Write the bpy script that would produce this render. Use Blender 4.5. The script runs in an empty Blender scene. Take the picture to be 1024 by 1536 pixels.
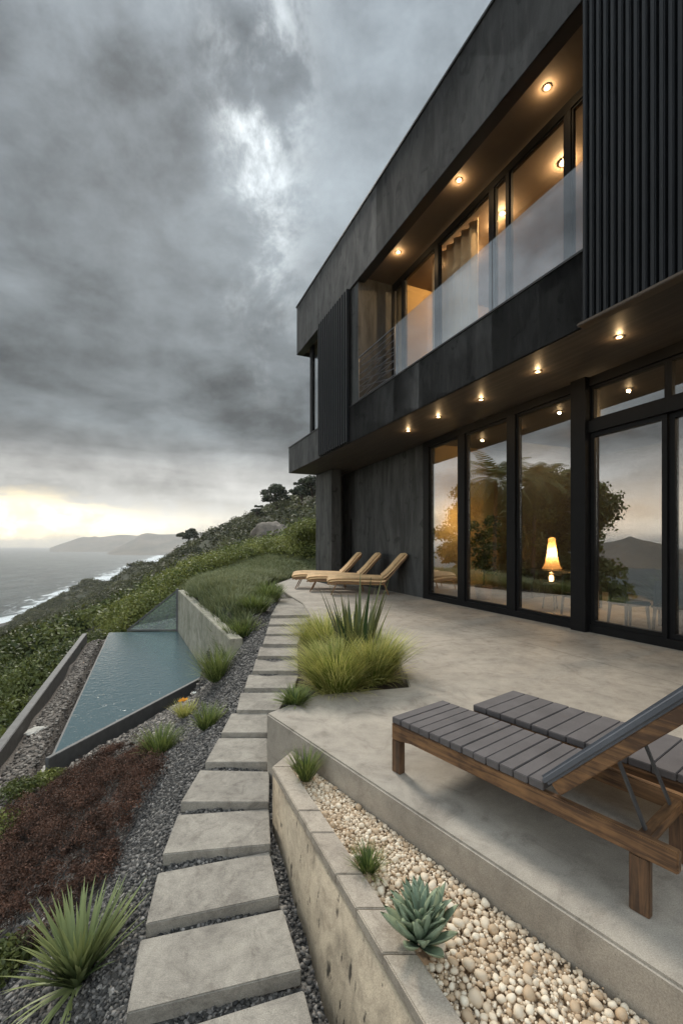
import bpy, bmesh, math, random
import numpy as np
from mathutils import Vector, Matrix
R = math.radians
random.seed(7); rng = np.random.default_rng(7)
scene = bpy.context.scene
COL = scene.collection

# ------------------------------------------------------------------ camera
CAM_H, F, CU, CV = 1.5, 660.0, 512.0, 818.0
cam_d = bpy.data.cameras.new("camera"); cam = bpy.data.objects.new("camera", cam_d); COL.objects.link(cam)
cam.location = (0, 0, CAM_H); cam.rotation_euler = (R(90), 0, 0)
cam_d.sensor_fit = 'AUTO'; cam_d.sensor_width = 36; cam_d.lens = 36 * F / 1536
cam_d.shift_y = 50 / 1536; cam_d.clip_start = 0.05; cam_d.clip_end = 60000
scene.camera = cam
scene.view_settings.view_transform = 'Standard'; scene.view_settings.look = 'None'
scene.view_settings.exposure = 0.70; scene.view_settings.gamma = 1
scene.render.engine = 'CYCLES'
cy = scene.cycles
cy.use_denoising = True
try: cy.denoiser = 'OPENIMAGEDENOISE'; cy.denoising_prefilter = 'ACCURATE'; cy.denoising_input_passes = 'RGB_ALBEDO_NORMAL'
except Exception: pass
cy.max_bounces = 10; cy.transparent_max_bounces = 16; cy.diffuse_bounces = 4; cy.glossy_bounces = 5
cy.volume_bounces = 1; cy.sample_clamp_indirect = 6.0
cy.use_adaptive_sampling = True; cy.adaptive_threshold = 0.008
cy.caustics_reflective = False; cy.caustics_refractive = False

# ------------------------------------------------------------------ node helpers
class NT:
    def __init__(self, tree): self.t = tree; self.n = tree.nodes; self.l = tree.links
    def new(self, typ, **kw):
        nd = self.n.new(typ)
        for k, v in kw.items(): setattr(nd, k, v)
        return nd
    def put(self, sock, val):
        if hasattr(val, 'is_output') or isinstance(val, bpy.types.NodeSocket): self.l.new(val, sock)
        else:
            if sock.type == 'RGBA' and not isinstance(val, (int, float)) and len(val) == 3: val = (*val, 1)
            if sock.type == 'RGBA' and isinstance(val, (int, float)): val = (val, val, val, 1)
            sock.default_value = val
    def math(self, op, a, b=0.0, c=None, clamp=False):
        nd = self.new('ShaderNodeMath', operation=op, use_clamp=clamp)
        self.put(nd.inputs[0], a); self.put(nd.inputs[1], b)
        if c is not None: self.put(nd.inputs[2], c)
        return nd.outputs[0]
    def vmath(self, op, a, b=(0, 0, 0), scale=None):
        nd = self.new('ShaderNodeVectorMath', operation=op)
        self.put(nd.inputs[0], a); self.put(nd.inputs[1], b)
        if scale is not None: self.put(nd.inputs['Scale'], scale)
        return nd.outputs['Value'] if op in ('DOT_PRODUCT', 'LENGTH', 'DISTANCE') else nd.outputs['Vector']
    def mix(self, fac, a, b, mode='MIX'):
        nd = self.new('ShaderNodeMix', data_type='RGBA', blend_type=mode)
        self.put(nd.inputs[0], fac); self.put(nd.inputs[6], a); self.put(nd.inputs[7], b)
        return nd.outputs[2]
    def ramp(self, fac, stops, interp='LINEAR'):
        nd = self.new('ShaderNodeValToRGB'); cr = nd.color_ramp; cr.interpolation = interp
        while len(cr.elements) < len(stops): cr.elements.new(0.5)
        for e, (p, c) in zip(cr.elements, stops):
            e.position = p
            e.color = (c, c, c, 1) if isinstance(c, (int, float)) else (*c, 1)
        self.put(nd.inputs[0], fac); return nd.outputs[0]
    def noise(self, vec, scale, detail=5, rough=0.55, dist=0.0, out='Fac'):
        nd = self.new('ShaderNodeTexNoise')
        if vec is not None: self.put(nd.inputs['Vector'], vec)
        nd.inputs['Scale'].default_value = scale; nd.inputs['Detail'].default_value = detail
        nd.inputs['Roughness'].default_value = rough; nd.inputs['Distortion'].default_value = dist
        return nd.outputs[out]
    def voro(self, vec, scale, feature='F1', out='Distance'):
        nd = self.new('ShaderNodeTexVoronoi', feature=feature)
        if vec is not None: self.put(nd.inputs['Vector'], vec)
        nd.inputs['Scale'].default_value = scale
        return nd.outputs[out]
    def smooth(self, x, a, b):
        nd = self.new('ShaderNodeMapRange', interpolation_type='SMOOTHSTEP')
        self.put(nd.inputs[0], x); nd.inputs[1].default_value = a; nd.inputs[2].default_value = b
        return nd.outputs[0]
    def mapping(self, vec, scale=(1, 1, 1), rot=(0, 0, 0)):
        nd = self.new('ShaderNodeMapping'); self.put(nd.inputs[0], vec)
        nd.inputs['Scale'].default_value = scale; nd.inputs['Rotation'].default_value = rot
        return nd.outputs[0]
    def pos(self): return self.new('ShaderNodeNewGeometry').outputs['Position']
    def obj(self): return self.new('ShaderNodeTexCoord').outputs['Object']
    def bump(self, h, strength=0.3, dist=0.02, normal=None):
        nd = self.new('ShaderNodeBump'); self.put(nd.inputs['Height'], h)
        nd.inputs['Strength'].default_value = strength; nd.inputs['Distance'].default_value = dist
        if normal is not None: self.put(nd.inputs['Normal'], normal)
        return nd.outputs[0]

# ------------------------------------------------------------------ world: overcast sky with a break at the horizon
SUN_AZ, SUN_EL = -24.0, 42.0        # degrees; azimuth measured from +Y towards +X
W = bpy.data.worlds.new("World"); scene.world = W; W.use_nodes = True
nt = NT(W.node_tree); nt.n.clear()
d = nt.vmath('NORMALIZE', nt.new('ShaderNodeTexCoord').outputs['Generated'])
sep = nt.new('ShaderNodeSeparateXYZ'); nt.put(sep.inputs[0], d)
dx, dy, dz = sep.outputs
az_ = nt.math('MAXIMUM', dz, 0.0)
inv = nt.math('DIVIDE', 1.0, nt.math('ADD', az_, 0.16))
pl = nt.new('ShaderNodeCombineXYZ')
nt.put(pl.inputs[0], nt.math('MULTIPLY', dx, inv)); nt.put(pl.inputs[1], nt.math('MULTIPLY', dy, inv)); nt.put(pl.inputs[2], nt.math('MULTIPLY', dz, 1.2))
n_big = nt.noise(pl.outputs[0], 1.05, 4, 0.5, 0.2)
n_mid = nt.noise(pl.outputs[0], 2.3, 9, 0.58, 0.15)
n_fin = nt.noise(d, 7.0, 8, 0.62, 0.2)
n_str = nt.noise(nt.mapping(d, (2.2, 2.2, 13.0)), 1.0, 7, 0.58, 0.3)
h = nt.math('ADD', dz, nt.math('MULTIPLY', nt.math('SUBTRACT', n_str, 0.5), 0.13))
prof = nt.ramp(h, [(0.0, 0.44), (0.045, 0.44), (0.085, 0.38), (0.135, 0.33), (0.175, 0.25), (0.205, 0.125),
                   (0.30, 0.112), (0.42, 0.130), (0.56, 0.165), (0.66, 0.20), (0.78, 0.27), (0.90, 0.62), (1.0, 0.85)])  # topmost stops, above the frame, raised to add light from overhead
tex = nt.math('ADD', nt.math('MULTIPLY', nt.math('SUBTRACT', n_big, 0.5), 2.7), nt.math('MULTIPLY', nt.math('SUBTRACT', n_mid, 0.5), 2.5)); tex = nt.math('ADD', tex, nt.math('MULTIPLY', nt.math('SUBTRACT', n_fin, 0.5), 1.3))
lowtex = nt.math('ADD', nt.math('MULTIPLY', nt.math('SUBTRACT', n_str, 0.5), 2.6), nt.math('MULTIPLY', nt.math('SUBTRACT', n_fin, 0.5), 1.6))
wlow = nt.smooth(dz, 0.10, 0.26)
texm = nt.math('ADD', nt.math('MULTIPLY', tex, wlow), nt.math('MULTIPLY', lowtex, nt.math('SUBTRACT', 1.0, wlow)))
lum = nt.math('MULTIPLY', prof, nt.math('MAXIMUM', nt.math('ADD', 1.0, texm), 0.40))
# unseen sky behind the viewer brightened to add soft frontal light
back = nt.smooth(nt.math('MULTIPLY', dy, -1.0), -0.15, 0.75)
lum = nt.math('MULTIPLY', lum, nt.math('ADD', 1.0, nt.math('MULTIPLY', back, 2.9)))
lum = nt.math('MULTIPLY', lum, nt.math('ADD', 1.0, nt.math('MULTIPLY', nt.smooth(nt.math('MULTIPLY', dx, -1.0), 0.68, 0.92), 0.9)))  # off-frame sky on the left brightened to add reflections in the glass
tint = nt.ramp(dz, [(0.0, (1.02, 0.99, 0.90)), (0.16, (1.0, 1.0, 0.97)), (0.24, (0.88, 1.0, 1.06)), (1.0, (0.85, 0.985, 1.11))])
cloud = nt.mix(1.0, tint, lum, 'MULTIPLY')
def glow(vec, k, col, thr=None):
    v = Vector(vec).normalized()
    dt = nt.vmath('DOT_PRODUCT', d, tuple(v))
    g = nt.math('EXPONENT', nt.math('MULTIPLY', nt.math('SUBTRACT', dt, 1.0), k))
    if thr is not None: g = nt.math('MULTIPLY', g, thr)
    return nt.mix(1.0, (*col, 1), g, 'MULTIPLY')
def add(a, b): return nt.mix(1.0, a, b, 'ADD')
# sun breaking through low cloud, left of frame
low = nt.math('MULTIPLY', nt.smooth(nt.math('ADD', h, nt.math('MULTIPLY', nt.math('SUBTRACT', n_fin, 0.5), 0.16)), 0.105, 0.055), nt.math('ADD', 0.40, nt.math('MULTIPLY', nt.smooth(n_fin, 0.42, 0.62), 0.8)))
cloud = add(cloud, glow((-0.80, 1, 0.045), 16, (0.85, 0.68, 0.36), low))
cloud = add(cloud, glow((-0.76, 1, 0.05), 120, (1.15, 0.86, 0.38), low))
# a second gap far to the left over the sea
low2 = nt.smooth(h, 0.16, 0.05)
cloud = add(cloud, glow((-0.974, 0.227, 0.035), 110, (0.55, 0.30, 0.07), low2))
# tear in the overcast, high up
v0 = Vector((-0.155, 1, 0.906)).normalized(); side = Vector((1, 0.155, 0)).normalized(); up = side.cross(v0).normalized()
a1 = nt.math('ADD', nt.vmath('DOT_PRODUCT', d, tuple(side)), nt.math('MULTIPLY', nt.math('SUBTRACT', n_fin, 0.5), 0.20))
a2 = nt.vmath('DOT_PRODUCT', d, tuple(up)); a3 = nt.math('GREATER_THAN', nt.vmath('DOT_PRODUCT', d, tuple(v0)), 0.0)
q1 = nt.math('MULTIPLY', nt.math('POWER', nt.math('DIVIDE', a1, 0.058), 2.0), -1.0)
q2 = nt.math('MULTIPLY', nt.math('POWER', nt.math('DIVIDE', a2, 0.26), 2.0), -1.0)
tear = nt.math('MULTIPLY', nt.math('EXPONENT', nt.math('ADD', q1, q2)), a3)
tear = nt.math('MULTIPLY', tear, nt.smooth(n_fin, 0.40, 0.66))
cloud = add(cloud, nt.mix(1.0, (0.50, 0.52, 0.52, 1), tear, 'MULTIPLY'))
sky = nt.new('ShaderNodeTexSky', sky_type='NISHITA'); sky.sun_disc = False
sky.sun_elevation = R(SUN_EL); sky.sun_rotation = R(SUN_AZ)
clear = nt.mix(1.0, sky.outputs[0], (0.08, 0.08, 0.08, 1), 'MULTIPLY')
final = nt.mix(0.985, clear, cloud)
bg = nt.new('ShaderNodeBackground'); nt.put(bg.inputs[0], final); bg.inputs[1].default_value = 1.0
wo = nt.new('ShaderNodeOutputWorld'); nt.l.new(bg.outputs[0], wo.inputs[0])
# ------------------------------------------------------------------ sun behind the overcast
sd = bpy.data.lights.new("sun", 'SUN'); sd.energy = 1.5; sd.angle = R(11); sd.color = (1.0, 0.94, 0.84)
so = bpy.data.objects.new("sun", sd); COL.objects.link(so)
sdir = Vector((math.sin(R(SUN_AZ)) * math.cos(R(SUN_EL)), math.cos(R(SUN_AZ)) * math.cos(R(SUN_EL)), math.sin(R(SUN_EL))))
so.rotation_euler = sdir.to_track_quat('Z', 'Y').to_euler(); so.location = (0, 0, 40)

# ------------------------------------------------------------------ materials
MATS = {}
def mat(name):
    m = bpy.data.materials.new(name); m.use_nodes = True
    t = NT(m.node_tree); t.n.clear()
    out = t.new('ShaderNodeOutputMaterial'); p = t.new('ShaderNodeBsdfPrincipled')
    t.l.new(p.outputs[0], out.inputs[0]); MATS[name] = m
    return m, t, p, out
def pset(t, p, **kw):
    for k, v in kw.items(): t.put(p.inputs[{'col': 'Base Color', 'rough': 'Roughness', 'normal': 'Normal', 'metal': 'Metallic', 'spec': 'Specular IOR Level', 'coat': 'Coat Weight'}[k]], v)

def concrete(name, base, dark, scale=1.0, stain=0.5, rough=0.75, grain=0.12, pits=False, joints=None, streak=(1, 1, 1)):
    m, t, p, o = mat(name); P = t.pos()
    a = t.noise(P, 1.1 * scale, 11, 0.70, 0.5); b = t.noise(t.mapping(P, streak), 6.5 * scale, 9, 0.72); g = t.noise(P, 190, 2, 0.7)
    f = t.math('ADD', t.math('MULTIPLY', t.smooth(a, 0.35, 0.68), stain), t.math('MULTIPLY', t.smooth(b, 0.45, 0.75), stain * 0.6), clamp=True)
    c = t.mix(f, base, dark)
    e_ = t.noise(P, 3.1 * scale, 12, 0.75, 1.2); c = t.mix(1.0, c, t.ramp(e_, [(0.36, (0.72, 0.70, 0.68)), (0.47, (0.96, 0.95, 0.94)), (0.60, (1.08, 1.07, 1.05))]), 'MULTIPLY')
    sp_ = t.voro(P, 31); c = t.mix(t.math('MULTIPLY', t.smooth(sp_, 0.10, 0.05), t.smooth(e_, 0.48, 0.6)), c, tuple(x * 0.5 for x in dark))
    c = t.mix(1.0, c, t.ramp(g, [(0.3, 1 - grain), (0.7, 1 + grain)]), 'MULTIPLY')
    hgt = t.math('ADD', t.math('MULTIPLY', g, 0.4), t.math('MULTIPLY', b, 0.8))
    if pits:
        pv = t.voro(t.vmath('ADD', t.mapping(P, (1, 1, 0.36)), t.vmath('SCALE', t.noise(P, 14, 3, 0.6, 0, 'Color'), (0, 0, 0), 0.05)), 9); pn = t.noise(P, 4.2, 3)
        pm = t.math('MULTIPLY', t.smooth(pv, 0.22, 0.10), t.smooth(pn, 0.50, 0.58))
        pv2 = t.voro(t.vmath('ADD', t.mapping(P, (1, 1, 0.3)), t.vmath('SCALE', t.noise(P, 30, 3, 0.6, 0, 'Color'), (0, 0, 0), 0.03)), 24); pm = t.math('MAXIMUM', pm, t.math('MULTIPLY', t.smooth(pv2, 0.26, 0.12), t.smooth(t.noise(P, 7, 3), 0.5, 0.6)))
        c = t.mix(pm, c, tuple(x * 0.22 for x in dark)); hgt = t.math('SUBTRACT', hgt, t.math('MULTIPLY', pm, 2.0))
    if joints:
        for (ax, ay, c0) in joints:
            dd = t.math('ABSOLUTE', t.math('SUBTRACT', t.vmath('DOT_PRODUCT', P, (ax, ay, 0)), c0))
            jm = t.smooth(dd, 0.008, 0.003); c = t.mix(t.math('MULTIPLY', jm, 0.7), c, tuple(x * 0.3 for x in dark))
            hgt = t.math('SUBTRACT', hgt, jm)
    pset(t, p, col=c, rough=rough, normal=t.bump(hgt, 0.35, 0.008)); p.inputs['Specular IOR Level'].default_value = 0.35
    return m
EF = (-0.4092, 0.9125)   # house direction, away from the viewer
concrete("terrace_concrete", (0.42, 0.372, 0.31), (0.24, 0.212, 0.178), 1.0, 0.62, 0.6, 0.24,
         joints=[(-0.30, 0.954, 6.1), (-0.40, 0.916, 10.2), (0.93, 0.37, 5.15)])
concrete("slab_concrete", (0.35, 0.318, 0.27), (0.19, 0.17, 0.145), 2.2, 0.7, 0.8, 0.28)
concrete("coping_concrete", (0.45, 0.385, 0.31), (0.30, 0.25, 0.20), 2.5, 0.6, 0.8, 0.22)
concrete("planter_stone", (0.47, 0.39, 0.285), (0.23, 0.19, 0.138), 2.2, 0.9, 0.85, 0.25, pits=True, streak=(1, 1, 0.35))
concrete("wall_concrete", (0.42, 0.39, 0.32), (0.22, 0.22, 0.16), 1.6, 0.9, 0.8, 0.10, streak=(1, 1, 0.4))
# charred-looking dark concrete of the house
def dark_concrete(name, c1, c2, c3, vs=0.3, rough=0.62):
    m, t, p, o = mat(name); P = t.pos()
    p.inputs['Specular IOR Level'].default_value = 0.3; a = t.noise(t.mapping(P, (1, 1, vs)), 2.4, 10, 0.70, 0.6); b = t.noise(t.mapping(P, (1, 1, vs * 0.5)), 6.0, 6, 0.65); sp = t.noise(P, 2.6, 3, 0.5, 1.0)
    c = t.mix(t.smooth(a, 0.36, 0.66), c1, c2)
    c = t.mix(t.math('MULTIPLY', t.smooth(b, 0.5, 0.72), 0.5), c, c3)
    c = t.mix(t.math('MULTIPLY', t.smooth(sp, 0.60, 0.72), 0.75), c, tuple(x * 0.5 for x in c2))
    pset(t, p, col=c, rough=t.ramp(a, [(0.3, rough - 0.1), (0.7, rough + 0.1)]), normal=t.bump(t.math('ADD', b, t.noise(P, 60, 3)), 0.3, 0.01))
dark_concrete("fascia_dark", (0.074, 0.073, 0.072), (0.043, 0.042, 0.042), (0.115, 0.11, 0.105))
dark_concrete("wall_dark", (0.072, 0.073, 0.071), (0.036, 0.036, 0.035), (0.125, 0.125, 0.12), 0.22)
def simple(name, col, rough=0.5, metal=0.0, spec=0.5, noise=0.0, nscale=8):
    m, t, p, o = mat(name)
    c = col
    if noise:
        n = t.noise(t.obj(), nscale, 5, 0.6); c = t.mix(1.0, col, t.ramp(n, [(0.3, 1 - noise), (0.7, 1 + noise)]), 'MULTIPLY')
    pset(t, p, col=c, rough=rough, metal=metal, spec=spec)
    return m
simple("black_frame", (0.007, 0.007, 0.0075), 0.5, 0.0, 0.18, 0.15)
simple("screen_metal", (0.012, 0.0135, 0.016), 0.5, 0.1, 0.3, 0.2, 3)
simple("drip_metal", (0.03, 0.029, 0.028), 0.4, 0.3)
simple("bronze_trim", (0.10, 0.075, 0.055), 0.45, 0.4)
simple("steel", (0.22, 0.22, 0.23), 0.3, 1.0)
simple("strut_steel", (0.16, 0.16, 0.165), 0.4, 0.8)
simple("rim_grey", (0.10, 0.10, 0.098), 0.6, 0, 0.4, 0.2)
simple("beam_grey", (0.14, 0.136, 0.13), 0.65, 0, 0.4, 0.2)
simple("room_wall", (0.42, 0.33, 0.22), 0.8, 0, 0.2, 0.06, 2)
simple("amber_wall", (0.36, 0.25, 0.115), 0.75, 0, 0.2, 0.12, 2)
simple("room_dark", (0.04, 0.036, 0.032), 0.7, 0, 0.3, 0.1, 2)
simple("room_ceiling", (0.30, 0.22, 0.15), 0.8, 0, 0.2)
simple("recess_ceiling", (0.17, 0.132, 0.102), 0.75, 0, 0.2, 0.08, 2)
simple("furniture_black", (0.02, 0.018, 0.016), 0.45, 0, 0.5, 0.2)
simple("furniture_wood", (0.16, 0.09, 0.05), 0.5, 0, 0.4, 0.25)
simple("pot_clay", (0.20, 0.15, 0.11), 0.8, 0, 0.3, 0.2)
simple("curtain_cloth", (0.75, 0.60, 0.42), 0.9, 0, 0.1, 0.05)
simple("soil", (0.06, 0.048, 0.036), 0.95, 0, 0.2, 0.4, 20)
simple("fill_sand", (0.22, 0.16, 0.105), 0.95, 0, 0.2, 0.4, 30)
simple("bark", (0.08, 0.06, 0.045), 0.9, 0, 0.2, 0.3, 10)
simple("lounger_frame_tan", (0.22, 0.12, 0.06), 0.5, 0, 0.4, 0.2)

def soffit_mat():
    m, t, p, o = mat("soffit_wood"); P = t.vmath('ADD', t.pos(), (0, 0, 0))
    u_ = t.vmath('DOT_PRODUCT', P, (EF[0], EF[1], 0)); v_ = t.vmath('DOT_PRODUCT', P, (EF[1], -EF[0], 0))
    cx = t.new('ShaderNodeCombineXYZ'); t.put(cx.inputs[0], t.math('MULTIPLY', u_, 0.5)); t.put(cx.inputs[1], t.math('MULTIPLY', v_, 7.0))
    g = t.noise(cx.outputs[0], 1.6, 8, 0.65, 0.6)
    c = t.mix(t.smooth(g, 0.35, 0.68), (0.036, 0.029, 0.024), (0.072, 0.057, 0.046))
    line = t.smooth(t.math('ABSOLUTE', t.math('SUBTRACT', t.math('FRACT', t.math('MULTIPLY', v_, 6.0)), 0.5)), 0.03, 0.06)
    c = t.mix(t.math('SUBTRACT', 1.0, line), c, (0.04, 0.03, 0.022))
    pset(t, p, col=c, rough=0.55, normal=t.bump(g, 0.2, 0.005))
soffit_mat()
def wood_mat(name, light, dark, along):
    m, t, p, o = mat(name); P = t.obj()
    sc = [22, 22, 22]; sc[along] = 1.4
    g = t.noise(t.mapping(P, sc), 1.6, 8, 0.62, 1.2); b = t.noise(P, 3.0, 4, 0.6)
    k = t.noise(t.mapping(P, [x * 3 for x in sc]), 2.0, 3, 0.5)
    f = t.math('ADD', t.math('MULTIPLY', t.smooth(g, 0.36, 0.66), 0.75), t.math('MULTIPLY', t.smooth(b, 0.42, 0.66), 0.75), clamp=True)
    c = t.mix(f, light, dark); c = t.mix(t.math('MULTIPLY', t.smooth(k, 0.5, 0.8), 0.4), c, tuple(x * 0.5 for x in dark))
    pset(t, p, col=c, rough=t.ramp(g, [(0.3, 0.45), (0.7, 0.65)]), normal=t.bump(g, 0.35, 0.003))
wood_mat("rail_wood", (0.29, 0.15, 0.064), (0.085, 0.043, 0.022), 0)
wood_mat("cross_wood", (0.24, 0.12, 0.05), (0.06, 0.03, 0.016), 1)
wood_mat("leg_wood", (0.17, 0.088, 0.042), (0.045, 0.025, 0.015), 2)
def cushion_mat(name, col, sc=240, nz=0.12):
    m, t, p, o = mat(name); P = t.obj()
    n = t.noise(P, sc, 2, 0.6); b = t.noise(P, 5, 4, 0.6)
    c = t.mix(1.0, col, t.ramp(n, [(0.3, 1 - nz), (0.7, 1 + nz)]), 'MULTIPLY')
    c = t.mix(1.0, c, t.ramp(b, [(0.3, 0.82), (0.7, 1.12)]), 'MULTIPLY')
    pset(t, p, col=c, rough=0.75, normal=t.bump(t.math('ADD', n, t.math('MULTIPLY', b, 2)), 0.25, 0.003)); p.inputs['Specular IOR Level'].default_value = 0.35
cushion_mat("slat_charcoal", (0.125, 0.112, 0.110))
cushion_mat("bolster_grey", (0.12, 0.125, 0.14))
cushion_mat("cushion_tan", (0.70, 0.46, 0.24))

def glass(name, fac0, fac1, tint, milky=0.0):
    m = bpy.data.materials.new(name); m.use_nodes = True; MATS[name] = m
    t = NT(m.node_tree); t.n.clear(); out = t.new('ShaderNodeOutputMaterial')
    tr = t.new('ShaderNodeBsdfTransparent'); t.put(tr.inputs[0], tint)
    gl = t.new('ShaderNodeBsdfGlossy'); gl.inputs['Roughness'].default_value = 0.0; t.put(gl.inputs[0], (0.95, 0.96, 0.97))
    lw = t.new('ShaderNodeLayerWeight'); lw.inputs[0].default_value = 0.5
    fc = t.math('ADD', fac0, t.math('MULTIPLY', lw.outputs['Facing'], fac1), clamp=True)
    base = tr.outputs[0]
    if milky:
        df = t.new('ShaderNodeBsdfDiffuse'); t.put(df.inputs[0], (0.8, 0.82, 0.85))
        tl = t.new('ShaderNodeBsdfTranslucent'); t.put(tl.inputs[0], (0.8, 0.8, 0.8))
        m1 = t.new('ShaderNodeMixShader'); m1.inputs[0].default_value = 0.5; t.l.new(df.outputs[0], m1.inputs[1]); t.l.new(tl.outputs[0], m1.inputs[2])
        m2 = t.new('ShaderNodeMixShader'); m2.inputs[0].default_value = milky; t.l.new(base, m2.inputs[1]); t.l.new(m1.outputs[0], m2.inputs[2]); base = m2.outputs[0]
    mx = t.new('ShaderNodeMixShader'); t.put(mx.inputs[0], fc); t.l.new(base, mx.inputs[1]); t.l.new(gl.outputs[0], mx.inputs[2])
    t.l.new(mx.outputs[0], out.inputs[0])
glass("glass_ground", 0.15, 0.40, (0.97, 0.97, 0.95))
glass("glass_upper", 0.03, 0.25, (0.93, 0.93, 0.92))
glass("glass_balustrade", 0.10, 0.42, (0.98, 0.985, 0.99), 0.0)
glass("glass_pool", 0.06, 0.30, (0.72, 0.88, 0.86), 0.10)
glass("lantern_glass", 0.04, 0.2, (0.95, 0.95, 0.95))
def emit(name, col, st):
    m = bpy.data.materials.new(name); m.use_nodes = True; MATS[name] = m
    t = NT(m.node_tree); t.n.clear(); out = t.new('ShaderNodeOutputMaterial'); e = t.new('ShaderNodeEmission')
    t.put(e.inputs[0], col); e.inputs[1].default_value = st; t.l.new(e.outputs[0], out.inputs[0])
emit("lamp_warm", (1.0, 0.72, 0.36), 9.0)
emit("shade_glow", (1.0, 0.55, 0.20), 1.6)
m, t, p, o = mat("lamp_cloth")
_tl = t.new('ShaderNodeBsdfTranslucent'); t.put(_tl.inputs[0], (0.85, 0.62, 0.34)); _df = t.new('ShaderNodeBsdfDiffuse'); t.put(_df.inputs[0], (0.6, 0.5, 0.38)); _mx = t.new('ShaderNodeMixShader'); _mx.inputs[0].default_value = 0.65
t.l.new(_df.outputs[0], _mx.inputs[1]); t.l.new(_tl.outputs[0], _mx.inputs[2]); t.l.new(_mx.outputs[0], o.inputs[0])
emit("bulb_glow", (1.0, 0.62, 0.25), 6.0)

def leaf_mat(name, c_lo, c_hi, rough=0.55, transl=0.25, scale=0.0, spec=0.35):
    """leaves / blades: colour runs with a per-plant attribute 'tone'"""
    m, t, p, o = mat(name)
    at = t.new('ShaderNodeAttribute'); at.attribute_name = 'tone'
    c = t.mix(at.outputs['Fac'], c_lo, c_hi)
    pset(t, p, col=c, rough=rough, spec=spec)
    if transl:
        tl = t.new('ShaderNodeBsdfTranslucent'); t.put(tl.inputs[0], c)
        mx = t.new('ShaderNodeMixShader'); mx.inputs[0].default_value = transl
        t.l.new(p.outputs[0], mx.inputs[1]); t.l.new(tl.outputs[0], mx.inputs[2]); t.l.new(mx.outputs[0], o.inputs[0])
leaf_mat("leaf_scrub", (0.036, 0.042, 0.018), (0.125, 0.125, 0.050))
leaf_mat("leaf_bright", (0.075, 0.100, 0.022), (0.28, 0.29, 0.075))
leaf_mat("leaf_dark", (0.038, 0.055, 0.016), (0.165, 0.185, 0.050))
leaf_mat("leaf_tree", (0.022, 0.032, 0.018), (0.065, 0.075, 0.035))
leaf_mat("leaf_room_out", (0.03, 0.05, 0.012), (0.20, 0.22, 0.055))
leaf_mat("leaf_room", (0.02, 0.035, 0.014), (0.08, 0.10, 0.035))
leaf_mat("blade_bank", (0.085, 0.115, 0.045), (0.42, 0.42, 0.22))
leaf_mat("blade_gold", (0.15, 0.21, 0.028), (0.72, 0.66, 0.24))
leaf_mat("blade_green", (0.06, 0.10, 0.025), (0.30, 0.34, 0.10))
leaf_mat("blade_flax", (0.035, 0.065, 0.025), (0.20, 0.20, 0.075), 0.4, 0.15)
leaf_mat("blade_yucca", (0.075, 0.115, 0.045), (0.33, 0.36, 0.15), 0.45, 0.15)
leaf_mat("heath_red", (0.026, 0.015, 0.010), (0.21, 0.105, 0.068), 0.7, 0.2)
leaf_mat("petal_orange", (0.75, 0.22, 0.01), (0.95, 0.50, 0.02), 0.5, 0.3)
leaf_mat("petal_white", (0.8, 0.8, 0.7), (0.85, 0.85, 0.8), 0.5, 0.3)
leaf_mat("gravel_stone", (0.028, 0.027, 0.026), (0.34, 0.31, 0.28), 0.7, 0.0)
leaf_mat("gravel_pool", (0.055, 0.046, 0.038), (0.46, 0.40, 0.34), 0.75, 0.0)
leaf_mat("pebble_cream", (0.46, 0.31, 0.18), (0.86, 0.74, 0.57), 0.6, 0.0)
def agave_mat():
    m, t, p, o = mat("agave_blue")
    at = t.new('ShaderNodeAttribute'); at.attribute_name = 'tone'
    c = t.mix(at.outputs['Fac'], (0.10, 0.165, 0.125), (0.36, 0.42, 0.27))
    n = t.noise(t.pos(), 40, 4); c = t.mix(1.0, c, t.ramp(n, [(0.3, 0.85), (0.7, 1.1)]), 'MULTIPLY')
    pset(t, p, col=c, rough=0.5, spec=0.35)
agave_mat()
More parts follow.
